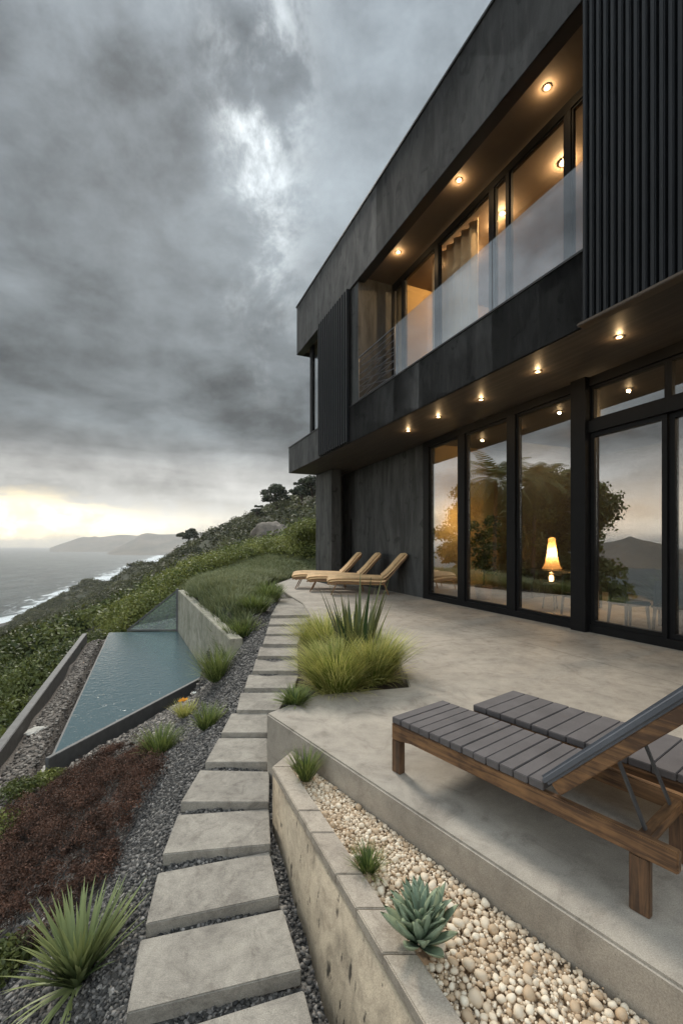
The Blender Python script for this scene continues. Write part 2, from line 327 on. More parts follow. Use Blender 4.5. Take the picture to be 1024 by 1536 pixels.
def ground_mats():
    m, t, p, o = mat("gravel"); P = t.pos()
    v = t.voro(P, 42, 'F1', 'Color'); vd = t.voro(P, 42); s = t.new('ShaderNodeSeparateColor'); t.put(s.inputs[0], v)
    c = t.ramp(s.outputs[0], [(0.0, (0.02, 0.019, 0.018)), (0.5, (0.075, 0.070, 0.064)), (0.85, (0.17, 0.155, 0.14)), (1.0, (0.36, 0.33, 0.29))])
    c = t.mix(t.math('MULTIPLY', t.smooth(t.noise(P, 0.9, 5), 0.45, 0.7), 0.5), c, (0.085, 0.07, 0.055))
    sx = t.new('ShaderNodeSeparateXYZ'); t.put(sx.inputs[0], P); c = t.mix(t.math('MULTIPLY', t.smooth(t.math('ADD', sx.outputs[0], t.math('MULTIPLY', t.noise(P, 1.2, 3), 1.2)), -2.2, -3.6), 0.7), c, (0.17, 0.14, 0.115))
    pset(t, p, col=c, rough=0.85, normal=t.bump(t.math('SUBTRACT', 1.0, vd), 0.9, 0.02))
    m, t, p, o = mat("gravel_brown"); P = t.pos()
    v = t.voro(P, 26, 'F1', 'Color'); vd = t.voro(P, 26); s = t.new('ShaderNodeSeparateColor'); t.put(s.inputs[0], v)
    c = t.ramp(s.outputs[0], [(0.0, (0.035, 0.03, 0.026)), (0.6, (0.12, 0.10, 0.085)), (1.0, (0.36, 0.31, 0.26))])
    pset(t, p, col=c, rough=0.85, normal=t.bump(t.math('SUBTRACT', 1.0, vd), 0.9, 0.02))
    m, t, p, o = mat("hillside_earth"); P = t.pos()
    a = t.noise(P, 0.07, 8, 0.6); b = t.noise(P, 0.9, 8, 0.65)
    c = t.mix(t.smooth(a, 0.4, 0.62), (0.040, 0.045, 0.022), (0.075, 0.068, 0.038)); c = t.mix(t.math('MULTIPLY', t.smooth(b, 0.45, 0.7), 0.6), c, (0.035, 0.032, 0.018))
    z = t.new('ShaderNodeSeparateXYZ'); t.put(z.inputs[0], P)
    c = t.mix(t.smooth(z.outputs[2], -52.0, -58.5), c, (0.07, 0.062, 0.052))
    pset(t, p, col=c, rough=0.95, normal=t.bump(b, 0.8, 0.4))
    m, t, p, o = mat("boulder"); P = t.pos(); a = t.noise(P, 1.2, 8, 0.65)
    pset(t, p, col=t.mix(t.smooth(a, 0.35, 0.7), (0.20, 0.165, 0.13), (0.11, 0.09, 0.075)), rough=0.9, normal=t.bump(a, 0.7, 0.2))
    m, t, p, o = mat("sea_rock"); P = t.pos(); a = t.noise(P, 0.6, 8, 0.65)
    pset(t, p, col=t.mix(a, (0.03, 0.028, 0.026), (0.08, 0.07, 0.06)), rough=0.7, normal=t.bump(a, 0.8, 0.5))
    m, t, p, o = mat("white_stone"); P = t.pos(); a = t.noise(P, 12, 6, 0.6)
    pset(t, p, col=t.mix(a, (0.38, 0.35, 0.30), (0.60, 0.57, 0.51)), rough=0.8, normal=t.bump(a, 0.4, 0.01))
    m, t, p, o = mat("headland"); P = t.pos(); a = t.noise(P, 0.006, 8, 0.65)
    pset(t, p, col=t.mix(t.smooth(a, 0.35, 0.65), (0.06, 0.05, 0.03), (0.14, 0.105, 0.07)), rough=1.0, normal=t.bump(a, 1.0, 40))
ground_mats()
def water_mats():
    m, t, p, o = mat("pool_water"); P = t.pos()
    n = t.noise(t.mapping(P, (1, 1, 1)), 7.0, 3, 0.55, 0.5); n2 = t.noise(P, 17, 2, 0.5, 0.4)
    pset(t, p, col=(0.082, 0.125, 0.135), rough=0.06, normal=t.bump(t.math('ADD', n, t.math('MULTIPLY', n2, 0.5)), 0.40, 0.026))
    p.inputs['IOR'].default_value = 1.33; p.inputs['Specular IOR Level'].default_value = 0.6
    m, t, p, o = mat("sea_water"); P = t.pos()
    al = (-SHORE_N[1], SHORE_N[0], 0.0); sd_ = t.math('SUBTRACT', t.vmath('DOT_PRODUCT', P, (SHORE_N[0], SHORE_N[1], 0.0)), SHORE_C); sa_ = t.vmath('DOT_PRODUCT', P, al)
    cv_ = t.new('ShaderNodeCombineXYZ'); t.put(cv_.inputs[0], sd_); t.put(cv_.inputs[1], t.math('MULTIPLY', sa_, 0.32))
    n = t.noise(cv_.outputs[0], 0.12, 7, 0.65, 0.4); n2 = t.noise(cv_.outputs[0], 0.028, 5, 0.6, 0.3); n3 = t.noise(cv_.outputs[0], 0.045, 10, 0.72, 1.0); n4 = t.noise(P, 0.012, 4, 0.6)
    band = t.smooth(sd_, -62.0, -4.0)
    foam = t.math('MULTIPLY', t.smooth(t.math('ADD', t.math('MULTIPLY', band, 0.20), n3), 0.57, 0.70), t.smooth(sd_, -105.0, -30.0))
    streaks = t.math('MULTIPLY', t.math('MULTIPLY', t.smooth(n3, 0.60, 0.72), 0.55), t.smooth(sd_, -230.0, -70.0))
    foam = t.math('MAXIMUM', foam, streaks, clamp=True)
    c = t.mix(t.smooth(n2, 0.35, 0.68), (0.016, 0.032, 0.038), (0.055, 0.078, 0.082)); c = t.mix(t.math('MULTIPLY', t.smooth(n4, 0.42, 0.66), 0.5), c, (0.085, 0.105, 0.105))
    c = t.mix(t.math('MULTIPLY', t.smooth(n, 0.66, 0.76), 0.5), c, (0.35, 0.38, 0.38)); c = t.mix(foam, c, (0.74, 0.77, 0.77))
    ru = t.math('ADD', 0.42, t.math('MULTIPLY', foam, 0.4)); p.inputs['Specular IOR Level'].default_value = 0.22
    pset(t, p, col=c, rough=ru, normal=t.bump(t.math('ADD', n, t.math('MULTIPLY', n2, 2.5)), 1.0, 5.0))
    p.inputs['IOR'].default_value = 1.33
SHORE_N = (0.94, 0.34); SHORE_C = -122.0   # tuned below with the terrain
water_mats()

# ------------------------------------------------------------------ mesh helpers
def tag(o, label=None, cat=None, group=None, kind=None):
    if label: o['label'] = label
    if cat: o['category'] = cat
    if group: o['group'] = group
    if kind: o['kind'] = kind
    return o
def empty(name, loc, rz=0.0, label=None, cat=None, group=None):
    o = bpy.data.objects.new(name, None); COL.objects.link(o); o.location = loc; o.rotation_euler = (0, 0, rz)
    o.empty_display_size = 0.2
    return tag(o, label, cat, group)
def link_mesh(name, me, mname, parent=None):
    o = bpy.data.objects.new(name, me); COL.objects.link(o)
    if mname: me.materials.append(MATS[mname])
    if parent is not None: o.parent = parent
    return o
def np_mesh(name, V, Fc, mname, parent=None, tone=None, smooth=False):
    """V (n,3); Fc (m,k) all same k; tone per-vertex"""
    V = np.asarray(V, dtype=np.float32); Fc = np.asarray(Fc, dtype=np.int32)
    me = bpy.data.meshes.new(name); k = Fc.shape[1]
    me.vertices.add(len(V)); me.vertices.foreach_set('co', V.ravel())
    me.loops.add(Fc.size); me.loops.foreach_set('vertex_index', Fc.ravel())
    me.polygons.add(len(Fc)); me.polygons.foreach_set('loop_start', np.arange(0, Fc.size, k, dtype=np.int32))
    if smooth: me.polygons.foreach_set('use_smooth', np.ones(len(Fc), dtype=bool))
    if tone is not None:
        a = me.attributes.new('tone', 'FLOAT', 'POINT'); a.data.foreach_set('value', np.clip(tone, 0, 1).astype(np.float32))
    me.update(calc_edges=True); me.validate()
    return link_mesh(name, me, mname, parent)
class MB:
    """collects shapes into one mesh; xf maps local (a,b,c) to scene space"""
    def __init__(self, xf=None): self.v = []; self.f = []; self.xf = xf or (lambda a, b, c: (a, b, c))
    def box(self, a0, a1, b0, b1, c0, c1):
        n = len(self.v)
        for c in (c0, c1):
            for (a, b) in ((a0, b0), (a1, b0), (a1, b1), (a0, b1)): self.v.append(self.xf(a, b, c))
        for q in ((3, 2, 1, 0), (4, 5, 6, 7), (0, 1, 5, 4), (1, 2, 6, 5), (2, 3, 7, 6), (3, 0, 4, 7)): self.f.append([n + i for i in q])
        return self
    def prism(self, pts, c0, c1):
        """pts: list of (a,b) outline; c0/c1 floats or lists"""
        n = len(self.v); k = len(pts)
        g = lambda c, i: c[i] if isinstance(c, (list, tuple)) else c
        for i, (a, b) in enumerate(pts): self.v.append(self.xf(a, b, g(c0, i)))
        for i, (a, b) in enumerate(pts): self.v.append(self.xf(a, b, g(c1, i)))
        self.f.append([n + i for i in range(k)][::-1]); self.f.append([n + k + i for i in range(k)])
        for i in range(k): j = (i + 1) % k; self.f.append([n + i, n + j, n + k + j, n + k + i])
        return self
    def bar(self, p, q, w, h, up=(0, 0, 1)):
        p = Vector(p); q = Vector(q); dr = (q - p).normalized(); u = Vector(up)
        sdv = dr.cross(u); sdv = sdv.normalized() if sdv.length > 1e-5 else dr.cross(Vector((1, 0, 0))).normalized()
        un = sdv.cross(dr).normalized(); n = len(self.v)
        for e in (p, q):
            for (i, j) in ((-1, -1), (1, -1), (1, 1), (-1, 1)): self.v.append(self.xf(*(e + sdv * (w / 2 * i) + un * (h / 2 * j))))
        for f in ((3, 2, 1, 0), (4, 5, 6, 7), (0, 1, 5, 4), (1, 2, 6, 5), (2, 3, 7, 6), (3, 0, 4, 7)): self.f.append([n + i for i in f])
        return self
    def tube(self, pts, rad, seg=8, cap=True):
        pts = [Vector(p) for p in pts]; n0 = len(self.v); rs = rad if isinstance(rad, (list, tuple)) else [rad] * len(pts)
        for i, p in enumerate(pts):
            dr = (pts[min(i + 1, len(pts) - 1)] - pts[max(i - 1, 0)]).normalized()
            a = dr.orthogonal().normalized() if abs(dr.z) > 0.9 else dr.cross(Vector((0, 0, 1))).normalized(); b = dr.cross(a)
            for k in range(seg):
                th = 2 * math.pi * k / seg; self.v.append(self.xf(*(p + (a * math.cos(th) + b * math.sin(th)) * rs[i])))
        for i in range(len(pts) - 1):
            for k in range(seg):
                k2 = (k + 1) % seg; o = n0 + i * seg
                self.f.append([o + k, o + k2, o + seg + k2, o + seg + k])
        if cap:
            self.f.append([n0 + k for k in range(seg)][::-1]); o = n0 + (len(pts) - 1) * seg; self.f.append([o + k for k in range(seg)])
        return self
    def lathe(self, prof, seg=20, centre=(0, 0)):
        n0 = len(self.v)
        for (r, z) in prof:
            for k in range(seg):
                th = 2 * math.pi * k / seg; self.v.append(self.xf(centre[0] + r * math.cos(th), centre[1] + r * math.sin(th), z))
        for i in range(len(prof) - 1):
            for k in range(seg):
                k2 = (k + 1) % seg; o = n0 + i * seg; self.f.append([o + k, o + k2, o + seg + k2, o + seg + k])
        self.f.append([n0 + k for k in range(seg)][::-1]); o = n0 + (len(prof) - 1) * seg; self.f.append([o + k for k in range(seg)])
        return self
    def build(self, name, mname, parent=None, bevel=0.0, segs=2, smooth=False, origin=None):
        me = bpy.data.meshes.new(name); bm = bmesh.new()
        vs = [bm.verts.new(v) for v in self.v]
        for f in self.f:
            try: bm.faces.new([vs[i] for i in f])
            except ValueError: pass
        bmesh.ops.recalc_face_normals(bm, faces=bm.faces)
        if bevel: bmesh.ops.bevel(bm, geom=[e for e in bm.edges if e.calc_face_angle(0) > 0.35], offset=bevel, segments=segs, affect='EDGES', clamp_overlap=True)
        if smooth or bevel:
            for f in bm.faces: f.smooth = True
            for e in bm.edges:
                if len(e.link_faces) == 2 and e.calc_face_angle(0) > 0.7: e.smooth = False
        if bevel and not smooth:
            for f in bm.faces: f.smooth = False
        bm.to_mesh(me); bm.free()
        return link_mesh(name, me, mname, parent)
def under(parent, obj):
    """parent obj keeping its scene-space placement (parent at known transform)"""
    bpy.context.view_layer.update()
    obj.parent = parent; obj.matrix_parent_inverse = parent.matrix_world.inverted()
    return obj
# pixel of the 1024-wide survey -> point at given depth or height
def px(u, v, D): return np.array([(u - CU) / F * D, D, CAM_H - (v - CV) / F * D])
def gz(u, v, z):
    D = F * (CAM_H - z) / (v - CV); return np.array([(u - CU) / F * D, D, z])

# ------------------------------------------------------------------ terrain
PATH_T = [(0.8, -0.78), (1.5, -0.74), (2.3, -0.69), (3.7, -0.55), (5.0, -0.47), (6.2, -0.38), (8.0, -0.21), (10.9, -0.07), (13, -0.05), (30, -0.05)]
def path_z(D): return float(np.interp(D, [a for a, b in PATH_T], [b for a, b in PATH_T]))
def on_path(u, v, dz=0.0):
    lo, hi = 0.8, 25.0
    for _ in range(50):
        D = 0.5 * (lo + hi)
        if CAM_H - (v - CV) / F * D > path_z(D) + dz: lo = D
        else: hi = D
    return px(u, v, D)
CP = []   # control points x, y, z
def cp(x, y, z): CP.append((x, y, z))
def cpv(u, v, D): CP.append(tuple(px(u, v, D)))
def cpz(u, v, z): CP.append(tuple(gz(u, v, z)))
for (u0, u1, v) in [(190, 452, 1530), (190, 480, 1600), (211, 424, 1400), (237, 410, 1310), (262, 405, 1235), (285, 403, 1180), (312, 402, 1130), (338, 401, 1085),
                    (358, 430, 1050), (370, 445, 1020), (382, 450, 995), (390, 455, 975), (398, 458, 955), (404, 462, 935), (412, 470, 912)]:
    for uu in (u0 - 12, u1 + 6):
        p_ = on_path(uu, v); cp(p_[0], p_[1], p_[2] - 0.045)
for (x, y) in [(-0.4, 1.0), (-0.9, 0.3), (-0.2, 0.2)]: cp(x, y, -0.80)
for (u, v, z) in [(308, 1045, -1.76), (200, 1092, -1.79), (80, 1152, -1.80), (0, 1150, -1.80), (40, 1080, -1.80), (100, 1000, -1.80), (140, 962, -1.80), (0, 1250, -1.72), (60, 1200, -1.70), (0, 1400, -1.36),
                  (95, 1490, -0.95), (0, 1536, -1.02), (237, 1172, -0.84), (200, 1250, -0.93), (150, 1330, -0.98), (110, 1260, -1.28), (230, 1130, -1.12), (310, 1090, -0.84), (330, 1035, -0.80), (160, 1180, -1.35),
                  (352, 985, -0.40), (378, 960, -0.27), (400, 925, -0.13), (335, 1000, -0.75)]: cpz(u, v, z)
for D, X, z in [(15.9, -7.2, -1.85), (12, -4.9, -1.85), (9, -4.6, -1.85), (8.0, -1.5, -0.24), (9.4, -2.0, -0.10), (11, -3.0, -0.02), (13, -4.2, 0.0), (13.5, -2.6, 0.0), (16, -5.2, 0.05), (17, -3.0, 0.0),
                (10.2, -2.7, -0.10), (14.2, -4.7, -0.05)]: cp(X, D, z)
for D, X, z in [(15.2, -9.4, -2.3), (11, -7.5, -2.4), (7.4, -6.1, -2.4), (18, -10.5, -3.2), (12, -11, -4.5), (8, -8, -4.0), (5, -5.5, -2.6), (3, -3.2, -1.75), (1, -2.4, -1.4), (0, -4, -2.4), (2, -6, -3.4), (0, -10, -5)]: cp(X, D, z)
for t_ in np.linspace(-0.1, 1, 7):
    b_ = gz(0, 1119, -1.55) * (1 - t_) + gz(128, 950, -1.55) * t_; cp(b_[0] + 0.25, b_[1] + 0.12, -1.76); cp(b_[0] + 0.7, b_[1] + 0.2, -1.78); cp(b_[0] - 0.35, b_[1] - 0.15, -2.15)
# hillside beyond
for (u, v, D) in [(0, 1005, 26), (0, 985, 50), (0, 968, 100), (0, 955, 200), (0, 946, 311), (60, 975, 28), (60, 950, 80), (60, 938, 300),
                  (130, 958, 26), (130, 948, 60), (130, 932, 150), (130, 912, 260), (130, 868, 355),
                  (200, 938, 22), (200, 926, 50), (200, 910, 120), (200, 875, 200), (200, 849, 255), (200, 905, 420),
                  (270, 886, 18), (270, 876, 26), (270, 884, 50), (270, 868, 110), (270, 817, 198), (270, 860, 300),
                  (330, 868, 17), (330, 852, 26), (330, 856, 50), (330, 842, 100), (330, 797, 168), (330, 845, 260),
                  (385, 868, 18), (385, 834, 27), (385, 832, 50), (385, 820, 90), (385, 776, 145), (385, 800, 240),
                  (430, 858, 22), (430, 828, 30), (430, 810, 55), (430, 795, 90), (430, 762, 131), (430, 770, 220),
                  (475, 855, 24), (475, 823, 34), (475, 795, 60), (475, 775, 85), (475, 742, 122), (475, 740, 200),
                  (90, 897, 430), (60, 925, 460), (90, 945, 560), (30, 941, 420), (130, 925, 600), (200, 890, 700), (270, 880, 500), (385, 850, 500)]: cpv(u, v, D)
for X, D, z in [(-0.5, 6, -0.7), (0.5, 5, -0.9), (1, 3.5, -1.0), (1.6, 1, -1.0), (2, 8, -0.8), (0, 10, -0.5), (0, 14, -0.5), (4, 12, -0.6), (8, 6, -0.7), (6, 2, -0.8), (3, -2, -1.0), (0, -3, -0.9), (10, 14, -0.5), (2, 18, -0.5), (-1, 19, -0.25), (1, 22, -0.1), (9, 20, 0),
                (12, 0, -0.5), (6, -6, -0.8), (16, 30, 3), (8, 40, 4), (40, 40, 10), (30, 0, 8), (100, 100, 26), (30, 150, 30), (100, 0, 24), (0, -30, 2), (40, -40, 10), (-15, -15, -6), (-40, 0, -16), (-40, 20, -15), (-40, -40, -14), (-120, 0, -42), (-110, 80, -40), (-120, -100, -40),
                (-260, 0, -68), (-230, 120, -66), (-255, -150, -68), (-300, 260, -64), (-800, 0, -120), (-700, 500, -110), (-600, -600, -110), (0, -300, 30), (300, 300, 40), (300, 0, 40), (300, -300, 40), (0, 800, 20), (300, 900, 30), (900, 0, 45), (0, -900, 30), (-20, 700, -30)]: cp(X, D, z)
CP = np.array(CP)
def tcoord(x, y):
    r = np.sqrt(x * x + y * y) + 1e-6
    return np.stack([1.6 * x / r, 1.6 * y / r, np.log(r + 0.6)], -1)
_K = tcoord(CP[:, 0], CP[:, 1]); _r = np.sqrt(CP[:, 0] ** 2 + CP[:, 1] ** 2) + 0.6; _w = (CP[:, 2] - CAM_H) / _r
_A = np.linalg.norm(_K[:, None] - _K[None], axis=-1)
_n = len(CP); _M = np.zeros((_n + 1, _n + 1)); _M[:_n, :_n] = _A - np.eye(_n) * 1e-3; _M[:_n, _n] = 1; _M[_n, :_n] = 1
_S = np.linalg.solve(_M, np.concatenate([_w, [0]]))
def terr(x, y):
    x = np.atleast_1d(np.asarray(x, float)); y = np.atleast_1d(np.asarray(y, float)); out = np.empty(x.shape)
    for i in range(0, x.size, 4000):
        k = tcoord(x.ravel()[i:i + 4000], y.ravel()[i:i + 4000]); r = np.sqrt(x.ravel()[i:i + 4000] ** 2 + y.ravel()[i:i + 4000] ** 2) + 0.6
        dd = np.linalg.norm(k[:, None] - _K[None], axis=-1); out.ravel()[i:i + 4000] = CAM_H + (dd @ _S[:_n] + _S[_n]) * r
    return out
_terr0 = terr
POOLP = [tuple(gz(u, v, -1.6)[:2]) for u, v in ((82, 1131), (309, 1012), (267, 947), (165, 948.6))]
def _edge_dist(poly, x, y):
    c = np.array(poly); n = len(c); area = sum(c[i][0] * c[(i + 1) % n][1] - c[(i + 1) % n][0] * c[i][1] for i in range(n)); sg = 1 if area > 0 else -1; dmin = np.full(np.shape(x), 1e9)
    for i in range(n):
        p, q = c[i], c[(i + 1) % n]; t_ = (q - p) / np.linalg.norm(q - p); dmin = np.minimum(dmin, sg * ((x - p[0]) * -t_[1] + (y - p[1]) * t_[0]))
    return dmin
def terr(x, y):
    x = np.atleast_1d(np.asarray(x, float)); y = np.atleast_1d(np.asarray(y, float)); z = _terr0(x, y)
    k = np.clip((_edge_dist(POOLP, x, y) + 0.26) / 0.10, 0, 1)
    # low ground in front of the glass screen beyond the pool
    far = np.clip((y - 15.2) / 0.4, 0, 1) * np.clip((19.5 - y) / 2.0, 0, 1) * np.clip((-5.45 - x + (y - 15.9) * -0.2) / 0.35, 0, 1) * np.clip((x + 9.6) / 1.0, 0, 1)
    z = z * (1 - far) + np.minimum(z, -1.95) * far
    return z * (1 - k) + np.minimum(z, -2.2) * k
def terr1(x, y): return float(terr(x, y)[0])
def hit(u, v, lo=1.0, hi=60.0):
    """first point where the line of sight of a survey pixel meets the ground"""
    Ds = np.geomspace(lo, hi, 600); P = np.stack([(u - CU) / F * Ds, Ds], -1); z = CAM_H - (v - CV) / F * Ds
    g = terr(P[:, 0], P[:, 1]); k = np.argmax(g > z)
    return np.array([P[k, 0], P[k, 1], g[k]])
SEA_Z = -60.0
na, nr = 420, 300
# finer angular steps in the direction the picture looks
azs = np.concatenate([np.linspace(-180, -46, 90, endpoint=False), np.linspace(-46, 30, 240, endpoint=False), np.linspace(30, 180, 90)]); na = len(azs)
rs_ = np.concatenate([[0.0], np.geomspace(0.5, 1600, nr - 1)])
AZ, RR = np.meshgrid(np.radians(azs), rs_, indexing='ij')
TX = RR * np.sin(AZ); TY = RR * np.cos(AZ); TZ = terr(TX, TY)
# small-scale relief growing with distance
def vnoise(x, y, s, seed):
    r_ = np.random.default_rng(seed); ph = r_.uniform(0, 6.28, 10); an = r_.uniform(0, 3.14, 10); o = 0
    for k in range(10): f = s * (0.6 + 0.13 * k * k * 0.4 + 0.25 * k); o = o + np.sin((x * np.cos(an[k]) + y * np.sin(an[k])) * f + ph[k] + 0.7 * np.sin((x * np.sin(an[k]) - y * np.cos(an[k])) * f * 0.6 + ph[9 - k])) / (1 + 0.5 * k)
    return o / 3.2
def relief(x, y):
    r = np.sqrt(x * x + y * y); a = np.clip((r - 30) / 120, 0, 1)
    return a * (2.0 * vnoise(x, y, 0.05, 3) + 1.0 * vnoise(x, y, 0.16, 4))
TZ = np.clip(TZ + relief(TX, TY), -100.0, 100.0)
idx = np.arange(na * nr).reshape(na, nr)
quads = np.stack([idx[:-1, :-1], idx[1:, :-1], idx[1:, 1:], idx[:-1, 1:]], -1).reshape(-1, 4)[:, ::-1]
o = np_mesh("hillside", np.stack([TX, TY, TZ - 0.05], -1).reshape(-1, 3), quads, "hillside_earth", smooth=True)
tag(o, "scrub covered coastal hillside falling steeply to the sea", "hillside", kind='structure')
# sea
S = 12000
o = np_mesh("sea", [(-S, -S, SEA_Z), (S, -S, SEA_Z), (S, S, SEA_Z), (-S, S, SEA_Z)], [(0, 1, 2, 3)], "sea_water")
tag(o, "grey sea with white surf along the foot of the hillside", "sea", kind='structure')
# gravel sheet of the garden, 5 cm above the hillside sheet
gx = np.linspace(-10.2, 0.6, 180); gy = np.linspace(0.2, 17.2, 260); GX, GY = np.meshgrid(gx, gy, indexing='ij')
GZ = terr(GX, GY)
GX_, GY_ = GX, GY
beam_a = gz(0, 1119, -1.55); beam_b = gz(128, 950, -1.55)
bdir = (beam_b - beam_a)[:2]; bdir = bdir / np.linalg.norm(bdir); bnor = np.array([bdir[1], -bdir[0]])
def right_of_beam(x, y): return (x - beam_a[0]) * bnor[0] + (y - beam_a[1]) * bnor[1]
gi = np.arange(GX.size).reshape(GX.shape)
gq = np.stack([gi[:-1, :-1], gi[1:, :-1], gi[1:, 1:], gi[:-1, 1:]], -1).reshape(-1, 4)
cxm = GX.ravel()[gq].mean(1); cym = GY.ravel()[gq].mean(1)
PW_A = gz(267, 947, -1.6); PW_E = gz(309, 1012, -1.6)          # pool waterline along the concrete wall
wd = (PW_E - PW_A)[:2]; wd = wd / np.linalg.norm(wd); wn = np.array([-wd[1], wd[0]])   # wn towards the house side
wn = wn if wn[0] > 0 else -wn
PATH_LEFT = np.array([on_path(u, v)[:2] for u, v in [(190, 1600), (190, 1530), (211, 1409), (237, 1309), (267, 1222), (300, 1155), (328, 1107), (347, 1070), (361, 1038), (373, 1011), (384, 987), (390, 969), (398, 953), (401, 939), (406, 926), (421, 898)]])
def path_left_x(y):
    o_ = np.argsort(PATH_LEFT[:, 1]); return np.interp(y, PATH_LEFT[o_, 1], PATH_LEFT[o_, 0])
bankside = ((cxm - PW_A[0]) * wn[0] + (cym - PW_A[1]) * wn[1] > 0.1) & (cym > 7.4) & (cxm < path_left_x(cym) - 0.55)
keep = (right_of_beam(cxm, cym) > 0.02) & (cym < 16.2) & ~bankside & ~((cym > 11.5) & (cxm > -1.2))
o = np_mesh("gravel_ground", np.stack([GX, GY, GZ], -1).reshape(-1, 3), gq[keep], "gravel", smooth=True)
tag(o, "dark gravel bed sloping between the path and the pool", "gravel bed", kind='structure')

# ------------------------------------------------------------------ far headlands and island
def ridge(name, pts, D, depth, label, seed, zf=SEA_Z - 5):
    """pts: crest heights along the skyline (u, v); real mass with front and back slopes"""
    n = 90; us = np.linspace(pts[0][0], pts[-1][0], n); vs = np.interp(us, [p[0] for p in pts], [p[1] for p in pts])
    rows = np.linspace(-1, 1, 31); V = []
    for r_ in rows:
        fall = (1 - abs(r_)) ** 1.05
        y = np.full(n, D) + r_ * depth; x = (us - CU) / F * y
        top = CAM_H - (vs - CV) / F * D
        z = zf + (top - zf) * fall + (top - zf) * 0.16 * vnoise(x, y, 9.0 / depth, seed) * min(1.0, (1 - abs(r_)) * 2) * (abs(r_) > 0.02)
        V.append(np.stack([x, y, z], -1))
    V = np.array(V); i_ = np.arange(V.shape[0] * n).reshape(-1, n)
    q_ = np.stack([i_[:-1, :-1], i_[:-1, 1:], i_[1:, 1:], i_[1:, :-1]], -1).reshape(-1, 4)
    o = np_mesh(name, V.reshape(-1, 3), q_, "headland", smooth=True); tag(o, label, "headland", kind='structure')
ridge("headland", [(140, 840), (160, 830), (175, 822), (190, 814), (203, 808), (208, 803), (212, 801), (222, 800), (232, 801), (240, 802), (300, 800), (360, 806), (470, 815)], 3400, 700, "hazy brown headland sloping into the sea behind the hillside", 11)
ridge("headland", [(75, 822), (88, 817), (104, 812), (118, 807), (126, 805), (134, 806), (143, 804), (150, 806), (165, 804), (185, 802), (200, 803), (250, 806), (330, 808)], 4800, 700, "palest headland low on the horizon beyond the brown one", 12)
ridge("headland", [(240, 812), (283, 805), (297, 799), (306, 798), (316, 799), (330, 803), (420, 803), (520, 805)], 3900, 500, "faint blue summit showing just over the hillside tree", 13)
def island(name, cx, cy, rad, top, label):
    th = np.linspace(0, 2 * np.pi, 48, endpoint=False); rr = np.linspace(0, 1, 24); V = []
    for r_ in rr:
        x = cx + np.cos(th) * r_ * rad * 2.2; y = cy + np.sin(th) * r_ * rad * 2.2
        z = SEA_Z - 4 + (top - SEA_Z) * (1 - r_) ** 1.3 * (1 + 0.22 * vnoise(x, y, 10 / rad, 5) * r_ * 2)
        V.append(np.stack([x, y, z], -1))
    V = np.array(V); n = 48; i_ = np.arange(24 * n).reshape(24, n)
    q_ = np.stack([i_[:-1], np.roll(i_[:-1], -1, 1), np.roll(i_[1:], -1, 1), i_[1:]], -1).reshape(-1, 4)
    tag(np_mesh(name, V.reshape(-1, 3), q_, "headland", smooth=True), label, "island", kind='structure')
island("island", -1700 * 0.974, 1700 * 0.227, 150, 35, "cone shaped island far out at sea, mirrored in the glass doors")

# ------------------------------------------------------------------ terrace
TA = gz(400, 1070, 0)[:2]; tdir = (gz(1024, 1484, 0)[:2] - TA); tdir = tdir / np.linalg.norm(tdir); tnor = np.array([-tdir[1], tdir[0]])
tfar = TA + tdir * 5.6
outline = [tuple(TA), tuple(tfar), (9.5, -2.5), (12.0, 10.0), (6, 22), (0.5, 23.0), (-2.2, 21.5), (-2.55, 16.9), (-1.62, 13.4), (-1.0, 11.4), (-0.62, 9.2), (-0.10, 7.3), (0.78, 6.35), (0.72, 4.66), (-0.24, 4.42)]
o = MB().prism(outline, -1.3, 0.0).build("terrace", "terrace_concrete", bevel=0.012)
tag(o, "smooth concrete terrace in front of the glass doors", "terrace", kind='structure')
o = MB().prism([(-0.10, 4.5), (0.69, 4.7), (0.74, 6.3), (-0.12, 7.2), (-0.60, 9.0), (-0.7, 7.0), (-0.5, 5.2)], -0.6, -0.06).build("soil", "soil")
tag(o, "dark soil pocket cut into the terrace for the grasses", "soil", kind='structure')

# ------------------------------------------------------------------ house
OF = np.array([5.855, 0.0]); ES = np.array(EF); ET = np.array([EF[1], -EF[0]])
def hx(s, t, z): p = OF + ES * s + ET * t; return (p[0], p[1], z)
house = empty("house", (0, 0, 0), 0, "two storey black concrete house with glass walls and warm ceiling lights", "house")
def H(name, mb, mname, bevel=0.0, parent=None): return mb.build(name, mname, parent or house, bevel)
def hb(): return MB(hx)
ZS, ZT, ZR0, ZR1 = 4.42, 5.42, 8.80, 10.60
S_END, R_END, S_NEAR = 19.52, 18.5, -2.0
SC1a, SC1b = 13.70, 16.04; SC2 = 6.38; REC = 13.30
